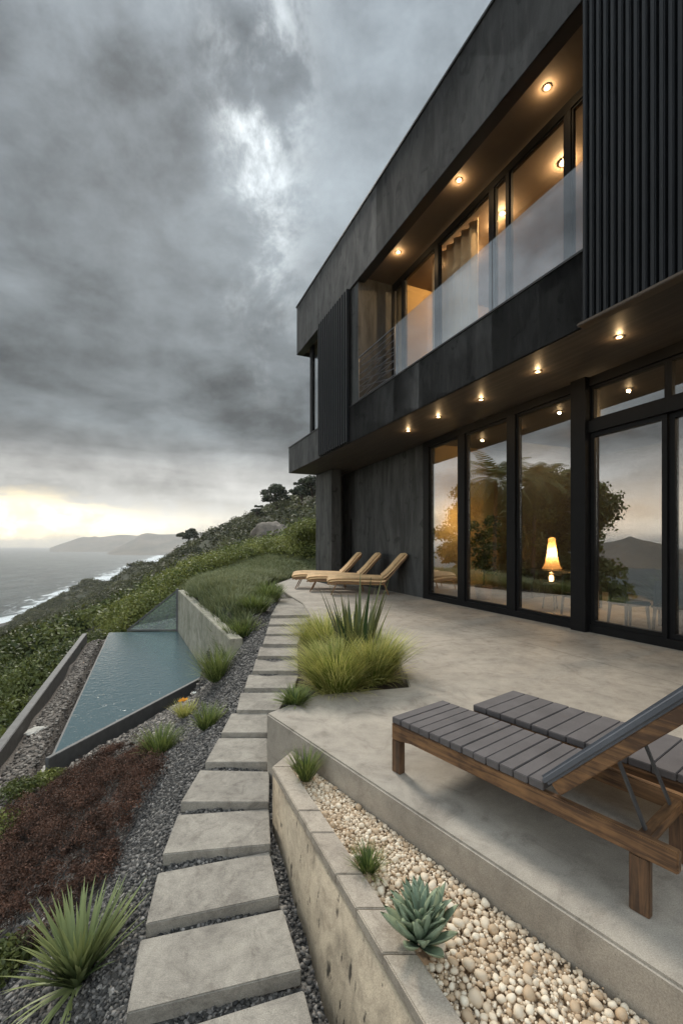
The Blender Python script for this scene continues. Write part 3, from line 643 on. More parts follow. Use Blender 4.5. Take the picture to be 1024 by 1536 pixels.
# floor slab with cladding panels on its edge
H("floor_slab", hb().box(S_NEAR, S_END - 0.03, 0.03, 9.0, ZS + 0.012, ZT), "fascia_dark")
def panels(name, s0, s1, z0, z1, cuts, t0=0.0, t1=0.028, gap=0.014):
    m = hb(); cs = [s0] + [c for c in cuts if s0 < c < s1] + [s1]
    for a, b in zip(cs[:-1], cs[1:]): m.box(a + gap / 2, b - gap / 2, t0, t1, z0, z1)
    H(name, m, "fascia_dark", 0.004)
def s_of_u(u, t=0.0):
    k = (u - CU) / F   # X = k*D
    # 5.855 - .4092 s + .9125 t = k (.9125 s + .4092 t)
    return (5.855 + 0.9125 * t - k * 0.4092 * t) / (0.4092 + 0.9125 * k)
panels("slab_cladding", S_NEAR, S_END, ZS, ZT, [s_of_u(u) for u in (808, 737, 674, 628, 590, 560, 480)] + [4.2, 2.0])
H("slab_end_cladding", hb().box(S_END - 0.028, S_END, 0.03, 9.0, ZS, ZT - 0.002), "fascia_dark")
H("sill_cap", hb().box(S_NEAR, S_END + 0.01, -0.02, 0.16, ZT + 0.002, ZT + 0.035), "drip_metal")
H("soffit", hb().box(S_NEAR, S_END - 0.035, 0.032, 9.0, ZS - 0.006, ZS + 0.010), "soffit_wood")
# roof
H("roof", hb().box(S_NEAR, R_END - 0.03, 0.26, 9.0, 8.97, ZR1 - 0.01), "fascia_dark")
H("roof_edge", hb().box(S_NEAR, R_END - 0.03, 0.03, 0.255, ZR0 + 0.006, ZR1 - 0.01), "drip_metal")
panels("roof_cladding", S_NEAR, R_END, ZR0, ZR1, [s_of_u(564), 7.2, 3.0])
H("roof_end_cladding", hb().box(R_END - 0.028, R_END, 0.03, 9.0, ZR0, ZR1 - 0.002), "fascia_dark")
H("roof_cap", hb().box(S_NEAR, R_END + 0.02, -0.03, 9.02, ZR1 + 0.002, ZR1 + 0.05), "drip_metal")
H("balcony_soffit", hb().box(S_NEAR, R_END - 0.035, 0.26, 6.0, 8.945, 8.966), "recess_ceiling")
# slatted screens
def screen(s0, s1, z0, z1, n, t0=-0.10):
    back = hb().box(s0 + 0.02, s1 - 0.02, -0.035, -0.004, z0 + 0.02, z1 - 0.01)
    H("screen_backing", back, "black_frame"); m = hb(); st = (s1 - s0) / n
    for i in range(n): a = s0 + st * i; m.box(a + st * 0.16, a + st * 0.80, t0, -0.036, z0, z1)
    H("slatted_screen", m, "screen_metal", 0.012)
screen(SC1a, SC1b, ZS + 0.02, ZR0 - 0.004, 14)
screen(0.2, SC2, ZS + 0.0, ZR1 + 0.3, 66, -0.12)
H("screen_trim", hb().box(0.1, SC2 + 0.03, -0.16, -0.003, ZS - 0.05, ZS - 0.008), "bronze_trim", 0.008)
# solid block of the upper storey, balcony end wall
H("upper_wall", hb().box(REC + 0.012, SC1b - 0.03, 0.06, 7.5, ZT + 0.002, 8.942), "wall_dark")
H("balcony_end_wall", hb().box(REC, REC + 0.010, 0.05, 1.30, ZT + 0.04, 8.94), "wall_dark")
# far corner: slim post and corner glass
H("corner_post", hb().box(s_of_u(469, 0.35), s_of_u(465.5, 0.35), 0.33, 0.44, ZT + 0.002, 8.94), "black_frame")
gp = hb().box(SC1b, s_of_u(469, 0.35) - 0.003, 0.38, 0.392, ZT + 0.004, 8.938); H("corner_glass", gp, "glass_upper")
# ground floor: dark wall, column
G0 = np.array([2.354, 12.53]); GQ = np.array([0.3736, -0.9276]); GR = np.array([0.9276, 0.3736])
def gxf(q, r, z): p = G0 + GQ * q + GR * r; return (p[0], p[1], z)
def gb(): return MB(gxf)
def q_of_u(u): D = 7.40 / ((u - CU) / F + 0.4028); return (12.53 - D) / 0.9276
H("ground_wall", gb().box(-6.1, 0.0, 0.0, 0.35, -0.05, ZS - 0.01), "wall_dark")
H("recess_wall", hb().box(S_END - 0.30, S_END - 0.12, 1.552, 2.70, -0.1, ZS - 0.012), "wall_dark"); qs = q_of_u(526.5); H("wall_slot", gb().box(qs - 0.05, qs + 0.05, -0.012, -0.002, 0.62, 2.55), "black_frame")
H("column", hb().box(17.79, S_END - 0.05, 1.15, 1.55, -0.1, ZS - 0.01), "wall_dark", 0.01)
# glazing of the ground floor
ZH = ZS - 0.012   # head
def q3(u): return q_of_u(u)
FR = -0.05
def bay(q0, q1, z0, z1, name="window", fw=0.06, dep=0.09, r=0.0, gm="glass_ground", fx=gxf, frame_m="black_frame", handle=None):
    m = MB(fx); m.box(q0, q1, r, r + dep, z0, z0 + fw); m.box(q0, q1, r, r + dep, z1 - fw, z1)
    m.box(q0, q0 + fw, r + 0.001, r + dep - 0.001, z0 + fw, z1 - fw); m.box(q1 - fw, q1, r + 0.001, r + dep - 0.001, z0 + fw, z1 - fw)
    w = m.build(name, frame_m, house)
    MB(fx).box(q0 + fw + 0.002, q1 - fw - 0.002, r + dep * 0.45, r + dep * 0.45 + 0.010, z0 + fw + 0.002, z1 - fw - 0.002).build("pane", gm, w)
    if handle: 
        hm = MB(fx); hm.box(handle - 0.015, handle + 0.015, r - 0.055, r - 0.03, 0.85, 1.45)
        hm.box(handle - 0.012, handle + 0.012, r - 0.03, r, 0.9, 0.93); hm.box(handle - 0.012, handle + 0.012, r - 0.03, r, 1.37, 1.40)
        hm.build("handle", "black_frame", w)
    return w
QE = 14.5
mull = gb()
mull.box(0.002, QE, FR, 0.12, -0.02, 0.13); mull.box(0.002, QE, FR, 0.12, ZH - 0.16, ZH)
for (ua, ub) in ((636, 644), (688, 698), (762, 774)):
    mull.box(max(0.002, q3(ua)), q3(ub), FR + 0.004, 0.118, 0.13, ZH - 0.16)
mull.box(q3(864), q3(886), FR - 0.10, 0.118, -0.02, ZH - 0.002)
H("glazing_frame", mull, "black_frame")
bay(q3(644), q3(688), 0.13, ZH - 0.16); bay(q3(698), q3(762), 0.13, ZH - 0.16); bay(q3(774), q3(864), 0.13, ZH - 0.16)
qd = [q3(886), q3(1001), q3(1001) + (q3(1001) - q3(886)) * 1.05]; qd += [qd[2] + 2.0, qd[2] + 4.0]
tr = gb().box(q3(886), QE, FR - 0.03, 0.116, 3.44, 3.64); H("transom", tr, "black_frame", 0.006)
for i in range(4):
    bay(qd[i] + 0.002, qd[i + 1] - 0.002, 0.13, 3.44, "sliding_door", 0.075, 0.09, -0.02 if i % 2 == 0 else 0.03)
    bay(qd[i] + 0.002, qd[i + 1] - 0.002, 3.64, ZH - 0.16, "transom_window", 0.05, 0.08, 0.0)
# room behind the ground floor glass
RD = 6.2
H("interior_floor", gb().box(-0.3, QE, 0.125, RD, -0.03, 0.012), "terrace_concrete")
H("interior_end_wall", gb().box(-0.25, 0.0, 0.36, RD, 0.0, ZS - 0.01), "amber_wall")
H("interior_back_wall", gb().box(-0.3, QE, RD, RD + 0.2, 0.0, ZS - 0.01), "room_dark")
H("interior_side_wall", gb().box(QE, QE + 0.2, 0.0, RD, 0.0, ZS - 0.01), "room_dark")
H("interior_partition", gb().box(0.9, 1.12, 2.3, 4.6, 0.013, ZS - 0.012), "room_dark")
# upper glazing, set back behind the balcony
TW = 1.15; ZU0, ZU1 = ZT + 0.04, 8.94
um = hb().box(SC2 - 4.0, REC - 0.002, TW - 0.02, TW + 0.10, ZU1 - 0.16, ZU1 - 0.002); um.box(SC2 - 4.0, REC - 0.002, TW - 0.02, TW + 0.10, ZU0 - 0.03, ZU0 + 0.06)
su = lambda u: s_of_u(u, TW)
cols = [(587, 590), (602.5, 606), (652, 657.5), (733.5, 741), (758.5, 763.5), (846, 856)]
for (a, b) in cols: um.box(su(b), su(a), TW - 0.018, TW + 0.098, ZU0 + 0.06, ZU1 - 0.16)
H("upper_glazing_frame", um, "black_frame")
ed = [REC] + [x for a, b in cols for x in (su(a), su(b))] + [SC2 - 4.0]
for i in range(1, len(ed) - 1, 2): 
    pass
for i in range(len(cols)):
    s1_ = su(cols[i][1]); s0_ = su(cols[i + 1][0]) if i + 1 < len(cols) else SC2 - 4.0
    bay(s0_, s1_, ZU0 + 0.06, ZU1 - 0.16, "upper_window", 0.03, 0.06, TW + 0.01, "glass_upper", hx)
# upper room
H("upper_floor", hb().box(S_NEAR, REC, 0.16, 6.0, ZT + 0.001, ZT + 0.006), "furniture_wood")
H("upper_back_wall", hb().box(S_NEAR, REC, 5.2, 5.4, ZT + 0.006, 8.944), "room_wall")
H("upper_side_wall", hb().box(REC - 0.2, REC - 0.001, 1.32, 5.2, ZT + 0.007, 8.943), "amber_wall")
H("upper_partition", hb().box(8.2, 8.4, 2.6, 5.2, ZT + 0.007, 8.943), "room_wall")
H("upper_beam", hb().box(2.4, 8.1, 3.0, 3.35, 7.2, 7.55), "room_wall", 0.01)
# glass balustrade panels and the open rail at the far end
zb = 6.70; s_a, s_b = SC2 + 0.02, s_of_u(589)
edges = [s_a, s_a + (s_b - s_a) * 0.36, s_a + (s_b - s_a) * 0.70, s_b]
for a, b in zip(edges[:-1], edges[1:]): H("balustrade_glass", hb().box(a + 0.008, b - 0.008, 0.06, 0.072, ZT + 0.036, zb), "glass_balustrade")
rl = hb(); s0_, s1_ = s_b + 0.03, REC - 0.02
rl.bar((s0_, 0.066, zb - 0.03), (s1_, 0.066, zb - 0.03), 0.025, 0.025); rl.bar((s0_, 0.066, zb - 0.17), (s1_, 0.066, zb - 0.17), 0.012, 0.012)
for s_ in (s0_, s1_): rl.bar((s_, 0.066, ZT + 0.03), (s_, 0.066, zb - 0.03), 0.02, 0.02, (1, 0, 0))
for k in range(6):
    z_ = ZT + 0.12 + k * 0.165; rl.bar((s1_, 0.066, z_), (s0_, 0.066, z_), 0.012, 0.012)
for k in range(4):
    z_ = ZT + 0.10 + k * 0.2; rl.bar((s1_ - 0.1, 0.10, z_ + 0.33), (s0_ + 0.1, 0.10, z_), 0.011, 0.011); rl.bar((s0_ + 0.2, 0.04, z_ + 0.3), (s1_ - 0.3, 0.04, z_), 0.009, 0.009)
H("balcony_rail", rl, "steel")
# curtain in the lit bedroom
cm = []; nC = 60
cs = np.linspace(10.15, 11.9, nC); tt_ = TW + 0.32 + 0.05 * np.sin(np.linspace(0, 40, nC)) 
V = []; 
for dt_ in (0.0, 0.012):
    for z_ in (ZT + 0.03, 8.86):
        for s_, t_ in zip(cs, tt_): V.append(hx(s_, t_ + dt_, z_))
Fq = []
for i in range(nC - 1):
    a = [i, i + 1, nC + i + 1, nC + i]; Fq.append(a); Fq.append([2 * nC + x for x in a][::-1])
    Fq.append([i, i + 2 * nC, i + 1 + 2 * nC, i + 1]); Fq.append([nC + i, nC + i + 1, 3 * nC + i + 1, 3 * nC + i])
Fq.append([0, nC, 3 * nC, 2 * nC]); Fq.append([nC - 1, 3 * nC - 1, 4 * nC - 1, 2 * nC - 1])
o = np_mesh("curtain", V, Fq, "curtain_cloth", smooth=True)
tag(o, "pale pleated curtain glowing amber inside the upper window by the rail", "curtain")

# ------------------------------------------------------------------ recessed downlights
def downlight(p, label, power, rad=0.055, group=None, off=0.04):
    e = empty("downlight", p, 0, label, "ceiling light", group)
    MB().lathe([(rad + 0.022, 0.0), (rad + 0.022, -0.012), (rad, -0.014), (rad, -0.004)], 24).build("trim_ring", "bronze_trim", e)
    MB().lathe([(rad - 0.002, -0.005), (rad - 0.002, -0.012), (rad * 0.6, -0.016)], 24).build("lens", "lamp_warm", e)
    l = bpy.data.lights.new("downlight_lamp", 'POINT'); l.energy = power; l.color = (1.0, 0.66, 0.33); l.shadow_soft_size = 0.025
    lo = bpy.data.objects.new("downlight_lamp", l); COL.objects.link(lo); lo.parent = e; lo.location = (0, 0, -off)
ordn = ["nearest the tall slatted screen", "second from the tall slatted screen", "in the middle of its row of five", "second from far end of its five", "at the far end of its row of five"]
for (u, v), w in zip([(928, 505), (806, 557), (721, 599), (657, 625), (612, 646)], ordn):
    p = gz(u, v, ZS - 0.007); downlight(p, f"warm downlight in the lower wooden soffit, {w}", 3.2, 0.036, "downlights in the lower soffit")
for (u, v), w in zip([(820, 131), (688, 270), (597, 378)], ["above the tall window beside the slatted screen", "in the middle of its row of three", "above the balcony rail"]):
    p = gz(u, v, 8.944); downlight(p, f"warm downlight in the balcony ceiling, {w}", 8.0, 0.042, "downlights in the balcony ceiling")
for (u, v), w, pw in zip([(846, 243), (753, 320), (740, 338), (687, 387)], ["large and brightest, behind the right hand pane", "behind the narrow pane", "small, by the thick mullion", "behind the wide middle pane"], (70, 55, 16, 60)):
    D_ = F * (8.944 - CAM_H) / (CV - v); p = np.array([(u - CU) / F * D_, D_, 8.944])
    downlight(p, f"warm ceiling light inside the upper room, {w}", pw, 0.085 if u == 846 else 0.06, "ceiling lights inside the upper room")
p = hx(11.3, 2.2, 8.944); downlight(p, "warm ceiling light inside the upper room, over the curtain", 60, 0.06, "ceiling lights inside the upper room")

for (q_, r_i), w in zip([(2.6, 3.4), (6.2, 3.2), (9.5, 3.0)], ["deep inside over the long table", "inside over the wooden table", "inside nearest the viewer"]):
    p = gxf(q_, r_i, ZS - 0.007); downlight(p, f"added warm ceiling light brightening the ground floor room, {w}", 110.0, 0.06, "added ceiling lights of the ground floor room")  # lights added to brighten the dim room and its floor

# ------------------------------------------------------------------ room furniture behind the glass
def gpt(u, v, z): p = gz(u, v, z); return (p[0], p[1], z)
FZ = 0.013
def chair(loc, rz, label, seat_m="furniture_black"):
    e = empty("dining_chair", loc, rz, label, "chair", "dining chairs inside the glass doors")
    MB().box(-0.25, 0.25, -0.24, 0.24, 0.42, 0.50).build("seat", seat_m, e, 0.025)
    MB().prism([(-0.21, 0.19), (0.21, 0.19), (0.21, 0.225), (-0.21, 0.255)], 0.52, 0.90).build("backrest", seat_m, e, 0.012)
    for sx in (-1, 1):
        MB().tube([(sx * 0.19, -0.19, 0.43), (sx * 0.215, -0.215, 0.0)], [0.03, 0.02]).build("leg", "furniture_black", e)
        MB().tube([(sx * 0.19, 0.215, 0.86), (sx * 0.19, 0.215, 0.43), (sx * 0.215, 0.245, 0.0)], [0.02, 0.03, 0.02]).build("leg", "furniture_black", e)
    return e
def table(loc, rz, L, Wd, hgt, label, top_m, cat="table"):
    e = empty("dining_table", loc, rz, label, cat)
    MB().box(-L / 2, L / 2, -Wd / 2, Wd / 2, hgt - 0.11, hgt).build("tabletop", top_m, e, 0.008)
    for sx in (-1, 1):
        for sy in (-1, 1): MB().box(sx * (L / 2 - 0.06) - 0.025, sx * (L / 2 - 0.06) + 0.025, sy * (Wd / 2 - 0.06) - 0.025, sy * (Wd / 2 - 0.06) + 0.025, 0.0, hgt - 0.11).build("leg", "furniture_black", e)
    return e
ga = math.atan2(GQ[1], GQ[0])
def grel(q, r): p = G0 + GQ * q + GR * r; return (p[0], p[1], FZ)
table(grel(2.3, 2.4), ga, 2.2, 0.8, 0.86, "dark long table standing under the cone lamp behind the glass", "furniture_black")
table(grel(6.3, 2.0), ga, 1.9, 0.9, 0.74, "brown wooden table behind the sliding door", "furniture_wood")
chair(grel(5.35, 0.85), ga + 2.9, "grey seated chair pulled out nearest the black post", "room_dark")
chair(grel(6.05, 0.95), ga + 3.3, "chair with its back to the sliding door pane")
chair(grel(6.75, 0.9), ga + 3.1, "chair half behind the door mullion", "furniture_wood")
chair(grel(4.2, 1.0), ga + 1.5, "dark chair standing alone left of the black post")
def stool(loc, label):
    e = empty("stool", loc, 0, label, "stool"); MB().lathe([(0.17, 0.56), (0.18, 0.58), (0.17, 0.61)], 20).build("seat", "furniture_black", e)
    for k in range(3):
        a = k * 2.094 + 0.4; MB().tube([(0.12 * math.cos(a), 0.12 * math.sin(a), 0.56), (0.19 * math.cos(a), 0.19 * math.sin(a), 0)], 0.014).build("leg", "furniture_black", e)
stool(grel(3.05, 1.5), "small black stool carrying the glass lantern")
e = empty("lantern", np.array(grel(3.05, 1.5)) + np.array([0, 0, 0.612]), 0, "glowing glass lantern on the black stool", "lantern")
MB().lathe([(0.07, 0), (0.075, 0.02), (0.07, 0.03)], 16).build("base", "bronze_trim", e)
MB().lathe([(0.035, 0.035), (0.05, 0.08), (0.05, 0.14), (0.03, 0.18)], 16).build("bulb", "bulb_glow", e, smooth=True)
MB().lathe([(0.02, 0.19), (0.075, 0.2), (0.03, 0.25)], 16).build("cap", "bronze_trim", e)
l = bpy.data.lights.new("lantern_lamp", 'POINT'); l.energy = 22; l.color = (1, 0.6, 0.26); l.shadow_soft_size = 0.02; lo = bpy.data.objects.new("lantern_lamp", l); COL.objects.link(lo); lo.parent = e; lo.location = (0, 0, 0.32)
tp = np.array(grel(2.15, 2.5)) + np.array([0, 0, 0.862])
e = empty("table_lamp", tp, 0, "tall flared lamp glowing amber on the dark long table", "lamp")
MB().lathe([(0.24, 0.012), (0.18, 0.13), (0.125, 0.35), (0.10, 0.58), (0.085, 0.80), (0.03, 0.83)], 24).build("lamp_shade", "lamp_cloth", e, smooth=True)
l = bpy.data.lights.new("table_lamp_light", "POINT"); l.energy = 26; l.color = (1, 0.6, 0.26); l.shadow_soft_size = 0.04; lo = bpy.data.objects.new("table_lamp_light", l); COL.objects.link(lo); lo.parent = e; lo.location = (0, 0, 0.42)
MB().lathe([(0.245, 0.0), (0.245, 0.009), (0.23, 0.0095)], 20).build("base", "furniture_black", e)
fp = np.array(grel(0.45, 0.95))
e = empty("floor_lamp", fp, 0, "slim floor lamp with small glowing head beside the far window pane", "lamp")
MB().lathe([(0.13, 0), (0.13, 0.02), (0.02, 0.03)], 20).build("base", "furniture_black", e); MB().tube([(0, 0, 0.03), (0, 0, 1.85)], 0.012).build("pole", "furniture_black", e)
MB().lathe([(0.05, 1.86), (0.09, 1.9), (0.09, 2.0), (0.03, 2.04)], 20).build("lamp_shade", "bulb_glow", e, smooth=True)
l = bpy.data.lights.new("floor_lamp_light", 'POINT'); l.energy = 18; l.color = (1, 0.68, 0.30); l.shadow_soft_size = 0.02; lo = bpy.data.objects.new("floor_lamp_light", l); COL.objects.link(lo); lo.parent = e; lo.location = (0, 0, 2.25)

# ------------------------------------------------------------------ plants
def blades(n, base, spread, length, width, lean=(0.1, 0.9), curl=0.5, seg=5, seed=1, fold=0.0, tone_base=0.0, tone_tip=0.8, tone_var=0.3, up_bias=1.0, lvar=0.35):
    """tuft of tapering blades rising from a patch around base; returns V, F(quads), tone"""
    r = np.random.default_rng(seed); th = r.uniform(0, 2 * np.pi, n); rad = np.sqrt(r.uniform(0, 1, n)) * spread
    bx = base[0] + rad * np.cos(th); by = base[1] + rad * np.sin(th); bz = np.full(n, base[2])
    dth = th + r.normal(0, 0.55, n); ln = length * (1 - lvar * r.uniform(0, 1, n))
    f = rad / max(spread, 1e-6); le = lean[0] + (lean[1] - lean[0]) * np.clip(0.25 * r.uniform(0, 1, n) + 0.75 * f * r.uniform(0.5, 1, n), 0, 1)   # angle from vertical
    cu = curl * r.uniform(0.5, 1.3, n); tv = r.normal(0, tone_var * 0.5, n)
    V = np.zeros((n, seg + 1, 2, 3)); T = np.zeros((n, seg + 1, 2))
    cx, cy_, cz = bx.copy(), by.copy(), bz.copy(); st = ln / seg
    for i in range(seg + 1):
        t_ = i / seg; w = width * (1 - t_ ** 1.6) * (0.65 + 0.35 * min(1, 4 * t_)) + width * 0.03
        sx_, sy_ = -np.sin(dth), np.cos(dth)
        V[:, i, 0] = np.stack([cx - sx_ * w / 2, cy_ - sy_ * w / 2, cz], -1); V[:, i, 1] = np.stack([cx + sx_ * w / 2, cy_ + sy_ * w / 2, cz], -1)
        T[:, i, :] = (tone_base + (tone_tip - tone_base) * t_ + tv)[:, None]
        an = le + cu * t_ ** 1.3
        cx = cx + np.sin(an) * np.cos(dth) * st; cy_ = cy_ + np.sin(an) * np.sin(dth) * st; cz = cz + np.cos(an) * st
    i_ = np.arange(n * (seg + 1) * 2).reshape(n, seg + 1, 2)
    Fq = np.stack([i_[:, :-1, 0], i_[:, :-1, 1], i_[:, 1:, 1], i_[:, 1:, 0]], -1).reshape(-1, 4)
    return V.reshape(-1, 3), Fq, T.reshape(-1)
def join(parts):
    V = []; Fq = []; T = []; o_ = 0
    for v, f, t in parts: V.append(v); Fq.append(f + o_); T.append(t); o_ += len(v)
    return np.concatenate(V), np.concatenate(Fq), np.concatenate(T)
def leaves(cen, rad, nper, size, seed=1, flat=0.75, shell=0.55, tone_c=None, tone_var=0.25, aspect=0.55, zmin=None):
    """leaf faces on and in ellipsoidal clumps. cen (n,3), rad (n,), returns quads"""
    r = np.random.default_rng(seed); n = len(cen); N = n * nper; k = np.repeat(np.arange(n), nper)
    dv = r.normal(0, 1, (N, 3)); dv /= np.linalg.norm(dv, axis=1)[:, None]; dv[:, 2] = np.where(dv[:, 2] < -0.35, -dv[:, 2], dv[:, 2])
    rr = rad[k] * (shell + (1 - shell) * r.uniform(0, 1, N) ** 0.6) * (1 + 0.12 * r.normal(0, 1, N))
    P = cen[k] + dv * rr[:, None] * np.array([1, 1, flat])
    nrm = dv * 0.8 + r.normal(0, 0.6, (N, 3)); nrm /= np.linalg.norm(nrm, axis=1)[:, None]
    tmp = r.normal(0, 1, (N, 3)); a = np.cross(nrm, tmp); a /= np.linalg.norm(a, axis=1)[:, None]; b = np.cross(nrm, a)
    sz = (size[k] if hasattr(size, '__len__') else size) * r.uniform(0.6, 1.3, N); s = sz[:, None]
    V = np.stack([P - a * s, P + b * s * aspect + nrm * s * 0.15, P + a * s, P - b * s * aspect + nrm * s * 0.15], 1)
    tc = (tone_c[k] if tone_c is not None else 0.5) + r.normal(0, tone_var, N) * 0.6
    return V.reshape(-1, 3), np.arange(N * 4).reshape(N, 4), np.repeat(tc, 4)
def plant_obj(name, parts, mname, label, cat, group=None, kind=None, parent=None):
    V, Fq, T = join(parts); o = np_mesh(name, V, Fq, mname, parent, T); return tag(o, label, cat, group, kind)
def tuft(loc, n, spread, length, width, mname, label, seed, lean=(0.05, 0.9), curl=0.7, cat="grass tuft", name="grass_tuft", group=None, **kw):
    e = bpy.data.objects.new
    kw.setdefault('tone_var', 0.6); V, Fq, T = join([blades(n, (0, 0, 0), spread, length, width, lean, curl, seed=seed, **kw), blades(max(6, n // 6), (0, 0, 0), spread, length * 0.8, width * 0.8, (lean[0] + 0.2, lean[1] + 0.4), curl * 1.6, seed=seed + 7, tone_base=0.7, tone_tip=1.3)])
    o = np_mesh(name, V, Fq, mname, None, T); o.location = loc; return tag(o, label, cat, group)
# the golden grasses and the flax in the terrace pocket
G_ = "ornamental grasses in the terrace pocket"
def mound(x, y, z, n, sp, ln, label, seed):
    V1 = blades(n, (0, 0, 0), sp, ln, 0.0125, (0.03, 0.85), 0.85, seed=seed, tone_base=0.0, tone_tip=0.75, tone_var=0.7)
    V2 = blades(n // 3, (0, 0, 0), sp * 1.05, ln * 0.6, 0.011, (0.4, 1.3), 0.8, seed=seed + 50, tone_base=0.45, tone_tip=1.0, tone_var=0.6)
    o = np_mesh("ornamental_grass", *[a for a in join([V1, V2])][:2], "blade_gold", None, join([V1, V2])[2]); o.location = (x, y, z)
    tag(o, label, "ornamental grass", G_)
mound(-0.05, 4.70, -0.07, 1500, 0.17, 0.70, "golden green grass mound at the front left, over the stepping stones", 21)
mound(0.33, 5.05, -0.07, 1500, 0.17, 0.78, "widest straw gold grass mound, right of the spiky flax", 22)
mound(-0.17, 6.0, -0.07, 1400, 0.20, 0.84, "bright green grass mound furthest back beside the stepping stones", 23)
o = tuft((0.17, 5.3, -0.07), 40, 0.10, 1.30, 0.075, "blade_flax", "dark spiky flax with stiff upright blades among golden grasses", 31, (0.02, 0.42), 0.12, "flax", "flax_plant", tone_base=0.1, tone_tip=0.5, lvar=0.5)
o = tuft((-0.44, 4.20, -0.015), 260, 0.07, 0.24, 0.012, "blade_green", "low spiky green tuft at the corner of the terrace", 32, (0.1, 1.35), 0.5, tone_tip=0.7)
o = tuft((-0.255, 3.16, -0.18), 240, 0.045, 0.25, 0.007, "blade_green", "upright green grass tuft at the far end of the pebble planter", 33, (0.03, 0.75), 0.5)
o = tuft((0.135, 2.26, -0.18), 200, 0.03, 0.165, 0.005, "blade_green", "small dark grass tuft against the coping midway along the planter", 34, (0.05, 1.0), 0.5, tone_tip=0.5)
# big yucca by the path
yp = hit(118, 1470); 
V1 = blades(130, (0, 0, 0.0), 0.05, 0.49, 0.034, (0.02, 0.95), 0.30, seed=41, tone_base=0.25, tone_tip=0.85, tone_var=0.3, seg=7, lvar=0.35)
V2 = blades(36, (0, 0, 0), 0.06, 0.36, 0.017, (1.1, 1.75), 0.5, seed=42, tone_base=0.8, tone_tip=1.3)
a, b, c = join([V1, V2]); o = np_mesh("yucca", a, b, "blade_yucca", None, c); o.location = tuple(yp); tag(o, "large spiky yucca in the dark gravel beside the path", "yucca")
# blue agave in the planter: thick spoon leaves
def agave(loc, label):
    V = []; Fq = []; T = []; r = np.random.default_rng(5); n = 46
    for i in range(n):
        a = i * 2.399963; f = i / n; el = R(86 - 70 * f ** 1.15); L = 0.19 * (0.75 + 0.35 * math.sin(f * 2.6)) * r.uniform(0.88, 1.08); w = 0.036 * (0.7 + 0.65 * f)
        dirh = np.array([math.cos(a), math.sin(a), 0]); sd = np.array([-math.sin(a), math.cos(a), 0]); seg = 8; o0 = len(V)
        p = dirh * 0.012 + np.array([0, 0, 0.06 * (1 - f) + 0.02]); an = el
        for k in range(seg + 1):
            t_ = k / seg; ww = w * (0.45 + 1.0 * math.sin(min(1, t_ * 1.15) * math.pi * 0.62)) * (1 - t_ ** 4 * 0.97); nrm = -dirh * math.sin(an) + np.array([0, 0, math.cos(an)])
            V += [p - sd * ww / 2 + nrm * ww * 0.28, p - nrm * 0.002, p + sd * ww / 2 + nrm * ww * 0.28, p - nrm * (0.008 * (1 - t_) + 0.003)]
            edge = 0.35 + 0.4 * t_ + 0.25 * f + r.normal(0, 0.04); T += [edge + 0.25, edge - 0.3, edge + 0.25, edge - 0.2]
            p = p + (dirh * math.cos(an) + np.array([0, 0, math.sin(an)])) * L / seg; an -= (0.05 if f < 0.5 else -0.06)
        for k in range(seg):
            b0 = o0 + 4 * k
            for j in range(4): Fq.append([b0 + j, b0 + (j + 1) % 4, b0 + 4 + (j + 1) % 4, b0 + 4 + j])
    o = np_mesh("agave", V, Fq, "agave_blue", None, np.array(T), smooth=True); o.location = loc; return tag(o, label, "agave")
agave((0.325, 1.82, -0.17), "blue grey agave rosette among the cream pebbles of the planter")
# tufts on the gravel near the pool
for i, (u, v, n, sp, L, mn, lb) in enumerate([(240, 1132, 300, 0.11, 0.40, "blade_green", "broad green grass tuft beside the near rim of the pool"), (311, 1093, 220, 0.08, 0.34, "blade_green", "narrow upright grass tuft between the pool and the stepping stones"),
                                   (326, 1022, 320, 0.13, 0.72, "blade_green", "tall grass clump at the near end of the concrete pool wall"), (278, 1075, 160, 0.10, 0.32, "blade_bank", None)]):
    p = hit(u, v)
    if lb: tuft(tuple(p), n, sp, L, 0.012, mn, lb, 60 + i, (0.05, 0.85), 0.5)
    else:
        e = empty("flower_plant", tuple(p), 0, "small flowering plant with one orange bloom at the pool rim", "flower")
        V, Fq, T = blades(n, (0, 0, 0), sp, L, 0.012, (0.05, 1.0), 0.4, seed=64, tone_base=0.3, tone_tip=1.0); np_mesh("foliage", V, Fq, "blade_gold", e, T)
        for j, (fx, fy, fz, fr, fm) in enumerate([(0.02, -0.12, 0.27, 0.055, "petal_orange"), (-0.06, -0.05, 0.24, 0.03, "petal_orange"), (0.12, 0.05, 0.33, 0.032, "petal_white")]):
            V = []; Fq = []
            for k in range(6):
                a = k * math.pi / 3; V += [(fx, fy, fz), (fx + fr * math.cos(a - 0.5), fy + fr * math.sin(a - 0.5), fz + fr * 0.55), (fx + fr * 1.25 * math.cos(a), fy + fr * 1.25 * math.sin(a), fz + fr * 0.8), (fx + fr * math.cos(a + 0.5), fy + fr * math.sin(a + 0.5), fz + fr * 0.55)]
                Fq.append([4 * k, 4 * k + 1, 4 * k + 2, 4 * k + 3])
            np_mesh("bloom", V, Fq, fm, e, np.full(len(V), 0.4 + 0.2 * j))

